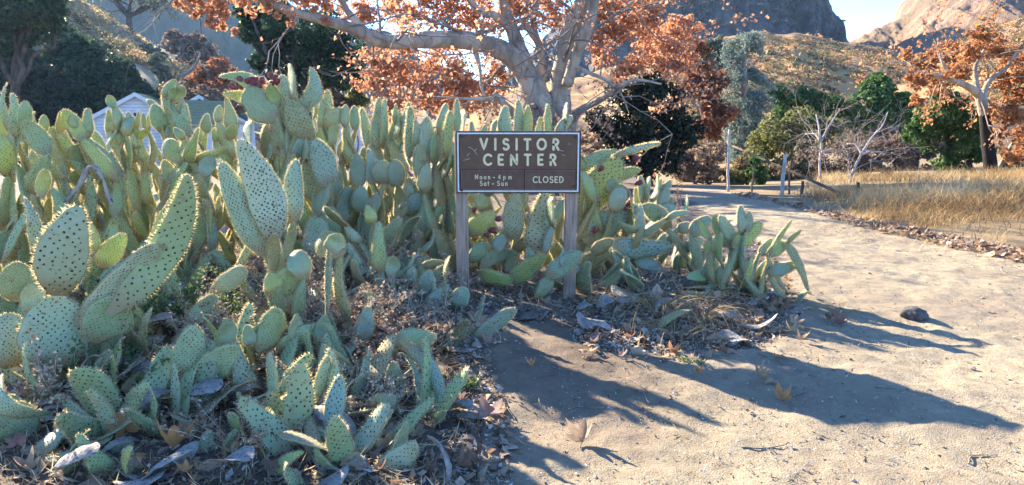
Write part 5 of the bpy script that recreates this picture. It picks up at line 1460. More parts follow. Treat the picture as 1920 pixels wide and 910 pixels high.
back = [
    ("green prickly pear cut by the picture's edge in the tall rows", -45, 5.6, 18, 'gsb'), ("prickly pear cut by the picture's edge, behind the big face pad", -30, 4.6, 12, 'gs'), ("far prickly pear filling the edge gap behind the tall spiny one", 0, 7.0, 18, 'gs'),
    ("dense green prickly pear filling the space under the tall edge pads", 20, 5.7, 20, 'gys'), ("thick prickly pear behind the broad triangular pad", 95, 6.4, 20, 'gsb'), ("back prickly pear in the gap by the shaded shrub", 140, 7.6, 18, 'gs'),
    ("dark green prickly pear under the yellow blotched pad", 190, 6.6, 20, 'dgb'), ("bluish prickly pear below the white gable", 250, 7.6, 20, 'bs'), ("shaded prickly pear in front of the gable window's plant", 290, 6.4, 18, 'dbg'),
    ("prickly pear below the heart shaped pad", 345, 7.2, 20, 'gs'), ("prickly pear at the foot of the green roofs", 400, 7.4, 20, 'bs'), ("blue prickly pear between the roofs and the tallest plant", 450, 7.6, 18, 'bg'), ("prickly pear in the shadow of the tallest fruiting plant", 500, 7.2, 20, 'bd'),
    ("spiny prickly pear right below the white edge lit pads", 560, 7.4, 20, 'bs'), ("prickly pear beneath the wide slanting pad", 620, 7.6, 20, 'bs'), ("blue prickly pear at the base of the fanned upright pads", 680, 7.4, 20, 'bsd'), ("prickly pear behind the fanned upright pads", 745, 7.8, 20, 'bs'),
    ("prickly pear under the hairy upright pads", 790, 7.2, 20, 'sb'), ("back prickly pear seen past the sign's near edge", 840, 7.6, 18, 'sg'), ("prickly pear hidden mostly behind the sign board", 930, 7.4, 20, 'sg'), ("prickly pear behind the far sign post", 1030, 7.2, 18, 'bs'),
    ("prickly pear seen low between the two sign posts", 925, 6.3, 14, 'dsb'), ("prickly pear between the far sign post and the level blue pad", 1110, 6.9, 16, 'bs'), ("low blue prickly pear below the pale narrow padded clump", 1180, 6.6, 14, 'bs'), ("low prickly pear near the level blue pad's tip", 1250, 6.5, 10, 'bs'),
    ("mid row prickly pear above the grey arching stem", 150, 5.0, 14, 'gds'), ("mid row prickly pear beside the bottle shaped pad", 760, 5.5, 14, 'bsd'), ("mid row prickly pear near the picture's edge", 10, 4.7, 12, 'gy'), ("farthest row prickly pear before the dark oak", 580, 8.6, 18, 'bs'),
    ("farthest row prickly pear before the bushy hillside", 300, 8.8, 18, 'gs'), ("farthest row prickly pear under the shade shrub", 60, 8.4, 18, 'gs'), ("farthest row prickly pear below the orange leaves", 720, 8.9, 18, 'bs'), ("farthest row prickly pear by the sycamore trunk", 880, 8.8, 16, 'gs')]
for i, (lab, px, Y, n, hues) in enumerate(back):
    grow(lab, px, Y, int(n * (.5 if 330 < px < 600 else .8)), 1.5 if Y > 5.6 else .95, GB if px < 860 else GR, hues, 900 + i)
low = [("squat pads cropped by the bottom margin near the corner", 40, 2.72, 1, 'dg'), ("squat pads at the bottom margin under the upright orange leaf", 160, 2.75, 2, 'gs'), ("squat pads at the bottom margin before the speckled dead pad", 430, 2.72, 1, 'gb'), ("squat pads at the bottom margin under the amber spined pad", 560, 2.72, 1, 'sg'), ("squat pads at the bottom margin beside the log", 640, 2.75, 1, 'gs'),
       ("low cluster of pads beside the fat corner pad", 75, 3.35, 4, 'dg'), ("little pads poking out of straw under the massive trunk", 165, 3.1, 3, 'gs'), ("low green pads behind the upright orange leaf", 300, 3.15, 3, 'gd'), ("low pads in the litter between face pad and amber spines", 450, 3.35, 4, 'gs'),
       ("low blue green pads under the amber tipped spines", 580, 3.0, 4, 'bs'), ("low pads in front of the curled ring", 640, 2.95, 3, 'sg'), ("low pads wedged under the hoop", 790, 3.25, 3, 'bg'), ("low dusty pads behind the sunlit rounded ones", 560, 4.0, 4, 'sgo'), ("low dusty pads above the curled ring", 640, 3.75, 4, 'sg'),
       ("low yellowish pads below the silvery patterned pad", 400, 3.7, 4, 'yg'), ("low dull pads under the horn-like curved pad", 250, 3.9, 4, 'og'), ("low pads beside the near post's leaf heap", 825, 4.2, 3, 'bd'), ("low pads against the picture's edge below the round ones", 10, 3.6, 3, 'gs'),
       ("low withering pads in the straw tangle", 610, 5.0, 4, 'os'), ("low olive pads over the dark hollow's brink", 330, 5.2, 4, 'dg'), ("low pads on the debris mound before the drooping furry pad", 720, 5.1, 5, 'sb'),
       ("knee high prickly pear beside the curved horn-like pad", 300, 4.4, 6, 'gs'),
       ("low prickly pear between dry tangle and near post", 790, 5.0, 6, 'bd'), ("small prickly pear behind the hoop shaped pad", 700, 3.5, 3, 'sd'), ("sprawling prickly pear under the big front trunk", 190, 3.2, 4, 'dg'), ("little prickly pear by the front dark litter", 460, 3.1, 2, 'dg'),
       ("sprout of prickly pear at the foot of the far post", 1095, 5.5, 5, 'bd'), ("ground hugging prickly pear under the dry grass tuft", 1215, 5.45, 4, 'bs'), ("stunted prickly pear among leaves below the pale pads", 600, 3.4, 3, 'sb')]
for i, (lab, px, Y, n, hues) in enumerate(low):
    grow(lab, px, Y, n, .42, GF if px < 860 else GR, hues, 1900 + i, .16, flat=.5)

# ---- dead pads lying in the litter
def dead_pad(label, a, bpx, Y0, Y1, wpx, lib, roll, z0=.03, z1=.05, name="dead_cactus_pad"):
    pa, pb = P(*a, Y0), P(*bpx, Y1)
    pa.z = max(pa.z, gzf(pa.x, pa.y) + .01) if z0 is None else gzf(pa.x, pa.y) + z0
    pb.z = max(pb.z, gzf(pb.x, pb.y) + .01) if z1 is None else gzf(pb.x, pb.y) + z1
    L = (pb - pa).length; w = wpx * depth(*a, Y0) / FPX
    x, n, z = frame_of(pa, pb, roll, Vector((0, 0, 1)))
    asp = (.5, .62, .34, .4, .6)[lib]
    sx, sz = min(w / (asp * LREF), 1.8 * L / LREF), L / LREF
    M = Matrix(((x.x * sx, n.x * sz, z.x * sz, pa.x), (x.y * sx, n.y * sz, z.y * sz, pa.y), (x.z * sx, n.z * sz, z.z * sz, pa.z), (0, 0, 0, 1)))
    o = bpy.data.objects.new(name, DEADLIB[lib]); COL.objects.link(o); o.matrix_world = M
    return tag(o, label, "dead pad", "fallen dead cactus pads")
def ground_px(a): 
    g = G(*a); return g.y
for lab, a, b, wpx, lib, roll, z1 in [
    ("large pale speckled dead pad at the bottom, beside the orange leaf", (268, 912), (370, 862), 50, 0, -.5, .10), ("dark grey dead pad under the flat face pad", (280, 780), (300, 735), 50, 1, .4, .05), ("grey dead strap stuck upright at the bare dirt's edge", (840, 915), (800, 830), 32, 2, 1.0, .16),
    ("bleached dead pad glinting in the dark hollow", (400, 440), (445, 412), 34, 0, .4, .10), ("grey speckled dead pad deeper in the dark hollow", (340, 425), (390, 455), 30, 1, -.4, .06), ("long grey dead pad sloping below the dark hollow", (400, 480), (480, 500), 40, 3, .5, .06),
    ("curled grey dead strap hanging near the yellowish pear", (552, 425), (590, 480), 24, 2, .8, .12), ("dead grey pad among weeds before the V pads", (310, 560), (345, 540), 34, 4, .3, .07), ("white flaking dead stalk leaning in the weeds", (272, 700), (330, 638), 14, 3, .6, .14),
    ("blue grey dead pad lying near the far post", (1150, 570), (1200, 590), 30, 0, .2, .04), ("grey dead pad under dry grass", (1230, 590), (1262, 545), 26, 4, -.3, .06), ("small speckled dead pad below the golden pear", (1400, 575), (1418, 604), 14, 2, .5, .04), ("turquoise tinged dead pad by the leaf heap", (1335, 600), (1385, 632), 22, 2, .4, .05),
    ("silver dead pad by the amber tipped spines", (470, 800), (480, 745), 30, 1, .8, .08), ("brown grey dead pad behind the small teardrop pad", (330, 880), (370, 800), 34, 3, .7, .06), ("dead pad half buried by the bottom corner pad", (120, 800), (160, 790), 30, 4, .2, .05), ("weathered dead pad beside the curled ring", (600, 780), (640, 730), 40, 0, .5, .09),
    ("thin dead pad behind the low blue round pad", (740, 600), (780, 580), 20, 2, .3, .05), ("flat grey dead pad beneath the bottle shaped pad", (650, 560), (690, 545), 36, 1, .2, .05), ("ash coloured dead pad under the massive plant's curved pad", (255, 640), (290, 610), 40, 0, .4, .08),
    ]:
    dead_pad(lab, a, b, ground_px(a), ground_px(a) + (b[1] < a[1]) * .12 - (b[1] > a[1]) * .06, wpx, lib, roll, .02, z1)
rg_ = random.Random(5)
n_ = 0
while n_ < 100:
    px, py = rg_.uniform(0, 1440), rg_.uniform(470, 905)
    if px > 860 and (py > 640 or px < 1085): continue
    g = G(px, py); a = rg_.uniform(0, 6.28); L = rg_.uniform(.14, .30)
    lib = rg_.randrange(5)
    o = bpy.data.objects.new("dead_cactus_pad", DEADLIB[lib]); COL.objects.link(o)
    o.location = (g.x, g.y, g.z + .015 + rg_.uniform(0, .05)); s = L / LREF
    o.scale = (s, s, s); o.rotation_euler = (R(rg_.uniform(60, 100)), rg_.uniform(-.4, .4), a)
    tag(o, "greyish speckled dead pad fallen flat in the litter under the living pads", "dead pad", "small dead pads in the litter"); n_ += 1
n_ = 0
while n_ < 34:
    px, py = rg_.uniform(0, 1400), rg_.uniform(500, 890)
    if px > 850 and (py > 635 or px < 1090): continue
    g = G(px, py); a = rg_.uniform(0, 6.28); L = rg_.uniform(.2, .34)
    e = rg_.choice([q for q in LIB if q[0] in ('oval', 'tongue', 'taper')])
    o = bpy.data.objects.new("fallen_cactus_pad", e[4]); COL.objects.link(o)
    o.location = (g.x, g.y, g.z + .03); s = L / LREF; o.scale = (s, s * .8, s); o.rotation_euler = (R(rg_.uniform(62, 95)), rg_.uniform(-.5, .5), a)
    h = HUES[rg_.choice('wosg')]; o.color = (*h, 1)
    tag(o, "detached spiny pad lying on its side in the litter, still greenish or yellowing", "cactus pad", "detached pads in the litter"); n_ += 1
# two dead arching stems
def dead_stem(label, pts, r, Y):
    q = smooth_path([tuple(P(x, y, Y + d)) for x, y, d in pts], 7)
    m = MB(); k = np.linspace(0, 1, len(q)); m.tube(q, r * (1 + .25 * np.sin(k * 23)) * (1 - .25 * k), 9)
    tag(m.obj("dead_branch", [DEAD]), label, "branch")
dead_stem("grey dead cactus stem arching over like a handle", [(118, 392, .1), (128, 375, 0), (150, 345, 0), (165, 316, 0), (178, 314, 0), (192, 335, 0), (203, 368, 0), (212, 385, 0)], .017, 4.9)
dead_stem("weathered brown log in the litter beneath the curled ring", [(660, 885, -.2), (700, 868, 0), (750, 858, .02), (775, 856, .02)], .05, 2.95)
dead_stem("pale barkless log end at the edge of the bare dirt", [(800, 850, 0), (830, 842, .02), (862, 838, .02)], .035, 3.05)
# ================================================================ GRASS, WEEDS, LEAVES, LITTER
STRAW = leaf_mat("straw", [(0, (.20, .12, .05)), (.45, (.41, .275, .125)), (.8, (.57, .43, .22)), (1, (.68, .58, .38))], .35, .7)
WEEDM = leaf_mat("dry_weed", [(0, (.20, .15, .10)), (.5, (.44, .36, .26)), (1, (.64, .58, .47))], .2, .8)
GRNWEED = leaf_mat("green_weed", [(0, (.05, .09, .035)), (.6, (.12, .19, .07)), (1, (.26, .29, .12))], .3, .6)
BITM = leaf_mat("litter_bits", [(0, (.06, .045, .035)), (.3, (.17, .125, .09)), (.55, (.30, .235, .17)), (.8, (.42, .36, .29)), (1, (.52, .50, .47))], .1, .85)
STONE = leaf_mat("gravel_stone", [(0, (.10, .085, .07)), (.5, (.26, .22, .18)), (1, (.50, .47, .43))], 0.0, .9)
LEAFBITS = leaf_mat("broken_leaves", [(0, (.10, .06, .04)), (.35, (.25, .15, .095)), (.65, (.38, .26, .17)), (1, (.50, .42, .33))], .25, .7)
def sample_ground(poly, n, x0, x1, y0, y1, rg):
    out = []
    tot = 0
    while tot < n:
        x = rg.uniform(x0, x1, n * 2); y = y0 * (y1 / y0) ** rg.uniform(0, 1, n * 2)
        z = gz(x, y)
        k = polymask(x, y, z, poly)
        out.append(np.stack([x, y, z], 1)[k]); tot += k.sum()
    return np.concatenate(out)[:n]
def blades(B, h, wd, rg, lean=.35, seg=3):
    n = len(B)
    a = rg.uniform(0, 2 * math.pi, n); hh = h * rg.uniform(.5, 1.25, n)
    ln = rg.normal(0, lean, (n, 2)) * hh[:, None]
    side = np.stack([np.cos(a), np.sin(a), np.zeros(n)], 1) * wd * rg.uniform(.6, 1.3, n)[:, None]
    V = []
    for k in range(seg + 1):
        t = k / seg
        c = B + np.concatenate([ln * t ** 1.8, (hh * (t - .18 * t * t * np.abs(ln).sum(1) / (hh + .01)))[:, None]], 1)
        wk = (1 - t) * .9 + .1
        V += [c - side * wk, c + side * wk]
    V = np.stack(V, 1).reshape(-1, 3)
    b = np.arange(n)[:, None] * (2 * seg + 2)
    F = np.concatenate([b + np.array([2 * k, 2 * k + 1, 2 * k + 3, 2 * k + 2]) for k in range(seg)], 0).reshape(-1, 4)
    return V, F
def meadow():
    rg = np.random.default_rng(91)
    poly = [(1470, 384), (1560, 412), (1640, 432), (1760, 452), (1920, 488), (2500, 600), (2500, 325), (1600, 325), (1520, 345)]
    B = sample_ground(poly, 52000, 3.5, 18, 7.5, 24, rg)
    dens = fbm(B[:, 0] * .5, B[:, 1] * .5, 3, 17)
    B = B[(dens > .0) | (rg.uniform(size=len(B)) < .14)]
    hmul = .55 + 1.1 * np.clip(fbm(B[:, 0] * .35, B[:, 1] * .35, 3, 19) + .45, 0, 1)
    px, py = project(B[:, 0], B[:, 1], B[:, 2])
    edge = np.interp(px, [1400, 1470, 1560, 1640, 1760, 1920, 2500], [358, 384, 412, 432, 452, 488, 600])
    h = .27 * hmul * np.clip((edge - py) / 34, .12, 1)
    V, F = blades(B, h, .0055, rg, .75)
    t = np.clip(.5 + .95 * fbm(B[:, 0] * .7, B[:, 1] * .7, 3, 23) + rg.normal(0, .18, len(B)), 0, 1)
    o = link("dry_meadow_grass", mesh("dry_meadow_grass", V, [(F, 0)], [STRAW], False, fattr=np.tile(t, 3)))
    tag(o, kind='stuff')
meadow()
def bits(name, poly, n, rng_xy, size, mat, seed, lift=.012, flat=.25, asp=(.2, .8), up=1.6, kind='stuff', bias=None, tone=.5):
    rg = np.random.default_rng(seed)
    B = sample_ground(poly, n, *rng_xy, rg)
    if bias is not None:
        k = fbm(B[:, 0] * bias, B[:, 1] * bias, 3, seed) > rg.uniform(-.35, .3, n); B = B[k]
    m = len(B)
    B[:, 2] += lift + rg.uniform(0, .008, m)
    nrm = rg.normal(0, flat, (m, 3)); nrm[:, 2] += 1; nrm /= np.linalg.norm(nrm, axis=1)[:, None]
    a = np.cross(nrm, rg.normal(size=(m, 3))); a /= np.linalg.norm(a, axis=1)[:, None]; b = np.cross(nrm, a)
    s = (size * rg.uniform(.4, 1.0, m) ** 1.5 * rg.choice([.6, 1, 1.6], m, p=[.5, .4, .1]))[:, None]; w = s * rg.uniform(*asp, m)[:, None]
    cur = nrm * s * rg.uniform(.05, .4, m)[:, None]
    V = np.stack([B - a * s + cur, B - b * w, B + a * s + cur * .6, B + b * w], 1).reshape(-1, 3)
    F = np.arange(m * 4).reshape(m, 4)
    o = link(name, mesh(name, V, [(F, 0)], [mat], False, fattr=np.clip(rg.normal(tone, .27, m), 0, 1)))
    return tag(o, kind=kind)
NEAR = (-4.2, 7.5, 2.0, 12)
bits("ground_litter", PATH, 20000, (-1, 8, 1.8, 11), .013, BITM, 601, .026, .5, (.12, .5), bias=1.3)
bits("ground_litter", PATCH, 32000, (-5, 4, 1.8, 9), .024, BITM, 602, .006, .6, (.15, .7), tone=.55)
bits("leaf_litter", PATCH, 6000, (-5, 4, 1.8, 8), .035, LEAFBITS, 603, .012, .7, (.4, .9))
BORDER = [(840, 930), (870, 800), (850, 690), (845, 600), (900, 575), (1060, 575), (1130, 560), (1480, 540), (1500, 600), (1440, 660), (1250, 690), (1080, 655), (1060, 610), (930, 620), (930, 720), (960, 800), (960, 930)]
bits("ground_litter", BORDER, 5200, (-1.2, 3.5, 2.2, 7), .022, BITM, 604, .022, .5, (.12, .6), tone=.6)
bits("leaf_litter", BORDER, 500, (-1.2, 3.5, 2.2, 7), .045, LEAFBITS, 605, .026, .6, (.4, .9))
VERGE = [(1300, 352), (1400, 372), (1500, 398), (1640, 436), (1760, 462), (1920, 500), (2200, 560), (2200, 530), (1920, 472), (1760, 440), (1640, 418), (1560, 402), (1470, 382), (1400, 362), (1290, 344)]
bits("leaf_litter", VERGE, 2600, (2, 12, 6, 15), .05, LEAFBITS, 606, .03, .6, (.4, .9), tone=.5)
bits("straw_litter", [(1290, 346), (1400, 362), (1640, 420), (1920, 476), (2200, 540), (2200, 600), (1920, 540), (1640, 470), (1400, 400), (1275, 365)], 7000, (2, 12, 5, 15), .035, STRAW, 607, .022, .3, (.05, .2), tone=.7, bias=1.0)
bits("straw_litter", PATH, 2600, (-1, 7, 1.9, 7), .035, STRAW, 608, .024, .25, (.02, .07), tone=.5)
bits("straw_litter", PATCH, 22000, (-5, 4, 1.9, 7), .07, STRAW, 609, .02, .7, (.02, .06), tone=.65)
def gravel():
    rg = np.random.default_rng(55)
    B = sample_ground(PATH, 6000, -1, 8, 1.9, 10, rg)
    s = .006 * rg.uniform(.4, 1.0, len(B)) ** 2 * rg.choice([1, 1.8, 3.0], len(B), p=[.90, .08, .02]) + .0015
    oct_ = np.array([(1, 0, 0), (-1, 0, 0), (0, 1, 0), (0, -1, 0), (0, 0, .7), (0, 0, -.7)])
    fo = np.array([(0, 2, 4), (2, 1, 4), (1, 3, 4), (3, 0, 4), (2, 0, 5), (1, 2, 5), (3, 1, 5), (0, 3, 5)])
    V = B[:, None] + oct_[None] * s[:, None, None] * rg.uniform(.6, 1.4, (len(B), 6, 1)) + np.array([0, 0, .02])
    F = (np.arange(len(B)) * 6)[:, None, None] + fo[None]
    o = link("gravel", mesh("gravel", V.reshape(-1, 3), [(F.reshape(-1, 3), 0)], [STONE], False, fattr=np.repeat(rg.uniform(0, 1, len(B)), 8)))
    tag(o, kind='stuff')
gravel()

# ---- fallen sycamore leaves
def leaf_m(name):
    m = NT(name)
    oi = m.n("ShaderNodeObjectInfo")
    co = m.coord()
    n = m.noise(co, 30, 4, .6)
    c = m.mix(m.ramp(n, [(.4, 0.0), (.75, .6)]), oi.outputs["Color"], (.22, .12, .07))
    m.col(c); m.rough(.65); m.translucent(c, .3); m.bump(m.noise(co, 60, 3), .3, .004)
    return m.m
FLEAF = leaf_m("fallen_leaf_skin")
def leaf_mesh(seed, curl, fold):
    rg = np.random.default_rng(seed)
    out = [(-8, .10), (-40, .42), (-62, .30), (-75, .40), (-20 + 2, .62), (5, .45), (14, .55), (28, .82), (38, .60), (48, .56), (56, .66), (66, .60), (78, .74), (90, 1.0)]
    # half outline from the stalk round to the tip, lobes at -20, 30 and 90 degrees
    half = [(-88, .06), (-60, .34), (-42, .52), (-28, .66), (-14, .50), (0, .44), (10, .58), (20, .72), (30, .92), (40, .70), (52, .52), (60, .50), (68, .64), (78, .80), (90, 1.02)]
    pts = [(a, r) for a, r in half] + [(180 - a, r) for a, r in half[-2::-1]]
    P_ = np.array([(r * rg.uniform(.92, 1.08) * math.cos(R(a)), r * math.sin(R(a)) * rg.uniform(.95, 1.05)) for a, r in pts]) * .09
    rings = [np.zeros((1, 2))] + [P_ * f for f in (.35, .68, 1.0)]
    n = len(P_)
    XY = np.vstack(rings)
    r2 = (XY ** 2).sum(1) / .09 ** 2
    z = curl * .09 * r2 + fold * np.abs(XY[:, 0]) + .014 * fbm(XY[:, 0] * 30, XY[:, 1] * 30, 3, seed) * (.3 + r2)
    V = np.column_stack([XY, z])
    F3 = [(0, 1 + i, 1 + (i + 1) % n) for i in range(n)]
    F4 = [(1 + k * n + i, 1 + (k + 1) * n + i, 1 + (k + 1) * n + (i + 1) % n, 1 + k * n + (i + 1) % n) for k in range(2) for i in range(n)]
    mb = MB(); mb.add(V, F3); mb.add(V, F4)
    mb.tube([(0, 0, 0), (.004, -.05, .006), (.012, -.10, .016)], [.0018, .0014, .0012], 4)
    return mb.data("fallen_leaf", [FLEAF])
LEAVES = [leaf_mesh(10 + k, c, f) for k, (c, f) in enumerate(((.35, .3), (-.35, .5), (.6, .8), (.15, -.4), (.9, .3), (-.5, -.2)))]
LC = {'p': (.42, .26, .20), 'o': (.62, .30, .11), 't': (.45, .32, .20), 'b': (.26, .16, .11), 'r': (.36, .17, .125), 'g': (.48, .36, .20)}
def leaf(label, px, py, size, col, rz, tilt, lib, lift=.025, group=None):
    g = G(px, py)
    o = link("fallen_leaf", LEAVES[lib]); s = size / .17
    o.location = (g.x, g.y, pz(g.x, g.y) + lift); o.scale = (s, s, s)
    o.rotation_euler = (R(tilt * (.55 if px > 860 else .9)), R(random.uniform(-12, 12)), R(rz))
    c = LC[col]; k = random.uniform(.85, 1.1); o.color = (c[0] * k, c[1] * k, c[2] * k, 1)
    return tag(o, label, "leaf", group)
GL_ = "fallen sycamore leaves"
for lab, px, py, s, c, rz, tilt, lib in [
    ("biggest pinkish fallen leaf, beside a thin reddish stem on the bare dirt's edge", 915, 798, .21, 'p', 20, 12, 0), ("sunlit tan fallen leaf curled up alone on the pale dirt", 1092, 845, .16, 't', -30, 40, 2), ("upright folded tan leaf in the sign's shadow", 1425, 722, .14, 't', 80, 65, 2),
    ("flat tan leaf with forked twig in the middle of the sign's shadow", 1465, 760, .13, 'o', 10, 30, 4), ("pale folded leaf standing by the sign shadow's pair", 1448, 730, .11, 't', 120, 20, 1), ("orange leaf wedged among pads by the shaded pointed pad's foot", 236, 822, .19, 'o', 50, 55, 1),
    ("bright orange leaf over the speckled dead pad", 325, 858, .19, 'o', 200, 45, 2), ("small orange leaf lying on the pale dead pad at the bottom", 350, 903, .09, 'o', 90, 25, 0), ("pale leaf nearest the near sign post in a heap", 895, 612, .16, 't', 10, 35, 0),
    ("cream leaf at the outer end of the heap by the near post", 945, 622, .15, 'g', 130, 30, 3), ("pinkish leaf fallen below the heap by the near post", 917, 655, .13, 'p', 60, 30, 4), ("buff leaf below the pinkish one, on dark dirt", 902, 680, .12, 't', -60, 20, 3),
    ("small lit leaf on the dark damp dirt", 997, 697, .07, 'o', 0, 25, 2), ("reddish leaf curled by the green sprout", 848, 738, .13, 'r', 0, 45, 1), ("pale pink leaf tucked under the reddish one", 862, 758, .11, 'p', 100, 40, 2), ("dry tan leaf at the weeds above the green sprout", 836, 705, .11, 't', 70, 60, 5),
    ("brown narrow leaf at the bottom edge of the dirt", 868, 885, .14, 'b', 110, 60, 2), ("tan leaf propped at the far post's foot", 1022, 572, .15, 't', 40, 25, 0), ("white bleached leaf scrap beside the far post", 1042, 582, .08, 'g', 200, 20, 3), ("buff leaf beside the turquoise dead pad", 1095, 628, .10, 't', 15, 20, 3),
    ("russet leaf in the heap under the dry grass", 1180, 637, .12, 'r', 160, 30, 0), ("tan leaf sloping out of the leaf heap to sun", 1262, 668, .12, 'o', 30, 30, 4), ("pinkish leaf in the middle of the leaf heap", 1250, 640, .12, 'p', 240, 25, 0), ("grey pink leaf by the speckled pad of the golden pear", 1372, 668, .14, 'p', 80, 15, 3),
    ("large tan leaf at the foot of the golden prickly pear", 1440, 578, .20, 't', 190, 30, 0), ("pale leaf scrap below the golden prickly pear", 1398, 603, .11, 't', 60, 25, 3), ("orange leaf beside the golden prickly pear's bluish pad", 1477, 527, .13, 'o', 70, 20, 0), ("russet leaf cluster on the sunlit dirt near the stone", 1572, 612, .15, 'r', 10, 30, 4),
    ("second russet leaf touching the cluster near the stone", 1553, 605, .12, 'b', 140, 35, 2), ("orange leaf in the sunny streak beside a green seedling", 1308, 712, .08, 'o', 10, 25, 2), ("orange leaf near the stubby stem of the V pads", 400, 520, .12, 'o', 90, 35, 1), ("small salmon leaf caught on pads left of the near post", 757, 445, .12, 'r', 30, 60, 2),
    ("orange leaf inside the arching pad at the corner", 60, 775, .12, 'o', 80, 50, 2), ("rust leaf at the bottom corner below the arching pad", 35, 850, .12, 'r', 20, 40, 1), ("tan leaf lying below the low blue round pad", 770, 640, .10, 't', 20, 30, 3), ("brown leaf at the foot of the bottle shaped pad", 728, 530, .10, 'b', 60, 40, 1),
    ("dark brown leaf by the weathered log", 510, 895, .11, 'b', 60, 40, 1), ("pale dead leaf near the log", 655, 880, .12, 'g', 20, 40, 3), ("dull red scrap on the pale dirt below the tan leaf", 1062, 872, .03, 'r', 20, 10, 0)]:
    g = G(px, py)
    lift = .045 if px < 860 else .014
    leaf(lab, px, py, s, c, rz, tilt, lib, lift, GL_)
n_ = 0
while n_ < 190:
    px, py = rg_.uniform(0, 1520), rg_.uniform(480, 905)
    if 860 < px < 1090 or (px > 860 and py > 690 - .0 * px) or (px > 1300 and not 560 < py < 680): continue
    if px <= 860 and rg_.random() < .45: continue
    leaf("dry curled brownish sycamore leaf lying in the litter among the cactus", px, py, rg_.uniform(.065, .13), rg_.choice('ptogtb'), rg_.uniform(0, 360), rg_.uniform(0, 45), rg_.randrange(6), .02, "dry leaves in the litter"); n_ += 1

# ---- dry weeds, grass tufts and green sprouts
def weed_mesh(seed, n, h, spread, r, curl, leafn, lsize, mat, lmat, droop=.0, foot=.10):
    rg = np.random.default_rng(seed)
    mb = MB(); C = []
    for k in range(n):
        a = rg.uniform(0, 6.28); d = np.array([math.cos(a) * spread, math.sin(a) * spread, 1.0]) * rg.uniform(.6, 1); d /= np.linalg.norm(d)
        p = np.array([math.cos(a), math.sin(a), 0]) * rg.uniform(0, foot); pts = [p]
        L = h * rg.uniform(.5, 1.2); m = 12
        tw = rg.normal(0, 1, 3)
        for i in range(m):
            tw = tw * .75 + rg.normal(0, 1, 3) * .6
            d = d + tw * curl * (i / m) * .5 + np.array([0, 0, -droop * i / m]); d /= np.linalg.norm(d)
            pts.append(pts[-1] + d * L / m)
        pts = np.array(pts); pts[:, 2] = np.maximum(pts[:, 2], .004)
        mb.tube(pts, r * rg.uniform(.7, 1.3) * np.linspace(1, .5, m + 1), 4)
        if leafn:
            q = pts[rg.integers(3, m + 1, leafn)] + rg.normal(0, .012, (leafn, 3)); C.append(q)
    V = np.concatenate(mb.V); fs = [(np.concatenate(v), key[1]) for key, v in mb.F.items()]
    nf = sum(len(f) for f, _ in fs)
    t = list(np.clip(rg.normal(.55, .2, nf), 0, 1))
    if leafn:
        C = np.concatenate(C); LV, LF = leaf_quads(C, lsize, rg, .2)
        fs.append((LF + len(V), 1)); V = np.vstack([V, LV]); t += list(np.clip(rg.normal(.5, .25, len(C)), 0, 1))
    return mesh("weed", V, fs, [mat, lmat], False, fattr=t)
CURLY = [weed_mesh(1000 + k, 14, .34, .9, .0036, 1.1, 40, .020, WEEDM, WEEDM, .1) for k in range(4)]
LEAFY = [weed_mesh(1010 + k, 16, .30, 1.1, .002, .5, 70, .024, WEEDM, GRNWEED, .05) for k in range(3)]
TWIGGY = [weed_mesh(1020 + k, 20, .40, 1.2, .0020, .5, 34, .020, WEEDM, LEAFBITS, .08) for k in range(3)]
GRASS = [weed_mesh(1030 + k, 46, .50, 1.0, .0016, .18, 0, 0, STRAW, STRAW, .5) for k in range(3)]
FAT = [weed_mesh(1040 + k, 8, .24, 1.0, .0065, 1.5, 0, 0, WEEDM, WEEDM, .1) for k in range(3)]
def weed(name, label, lib, px, py, s, rz, cat, group, lift=0.0):
    g = G(px, py); o = link(name, lib[int(rz * 7) % len(lib)])
    o.location = (g.x, g.y, g.z + lift); o.rotation_euler = (0, 0, rz); o.scale = (s, s, s)
    return tag(o, label, cat, group)
GW = "dry weeds between the pads"
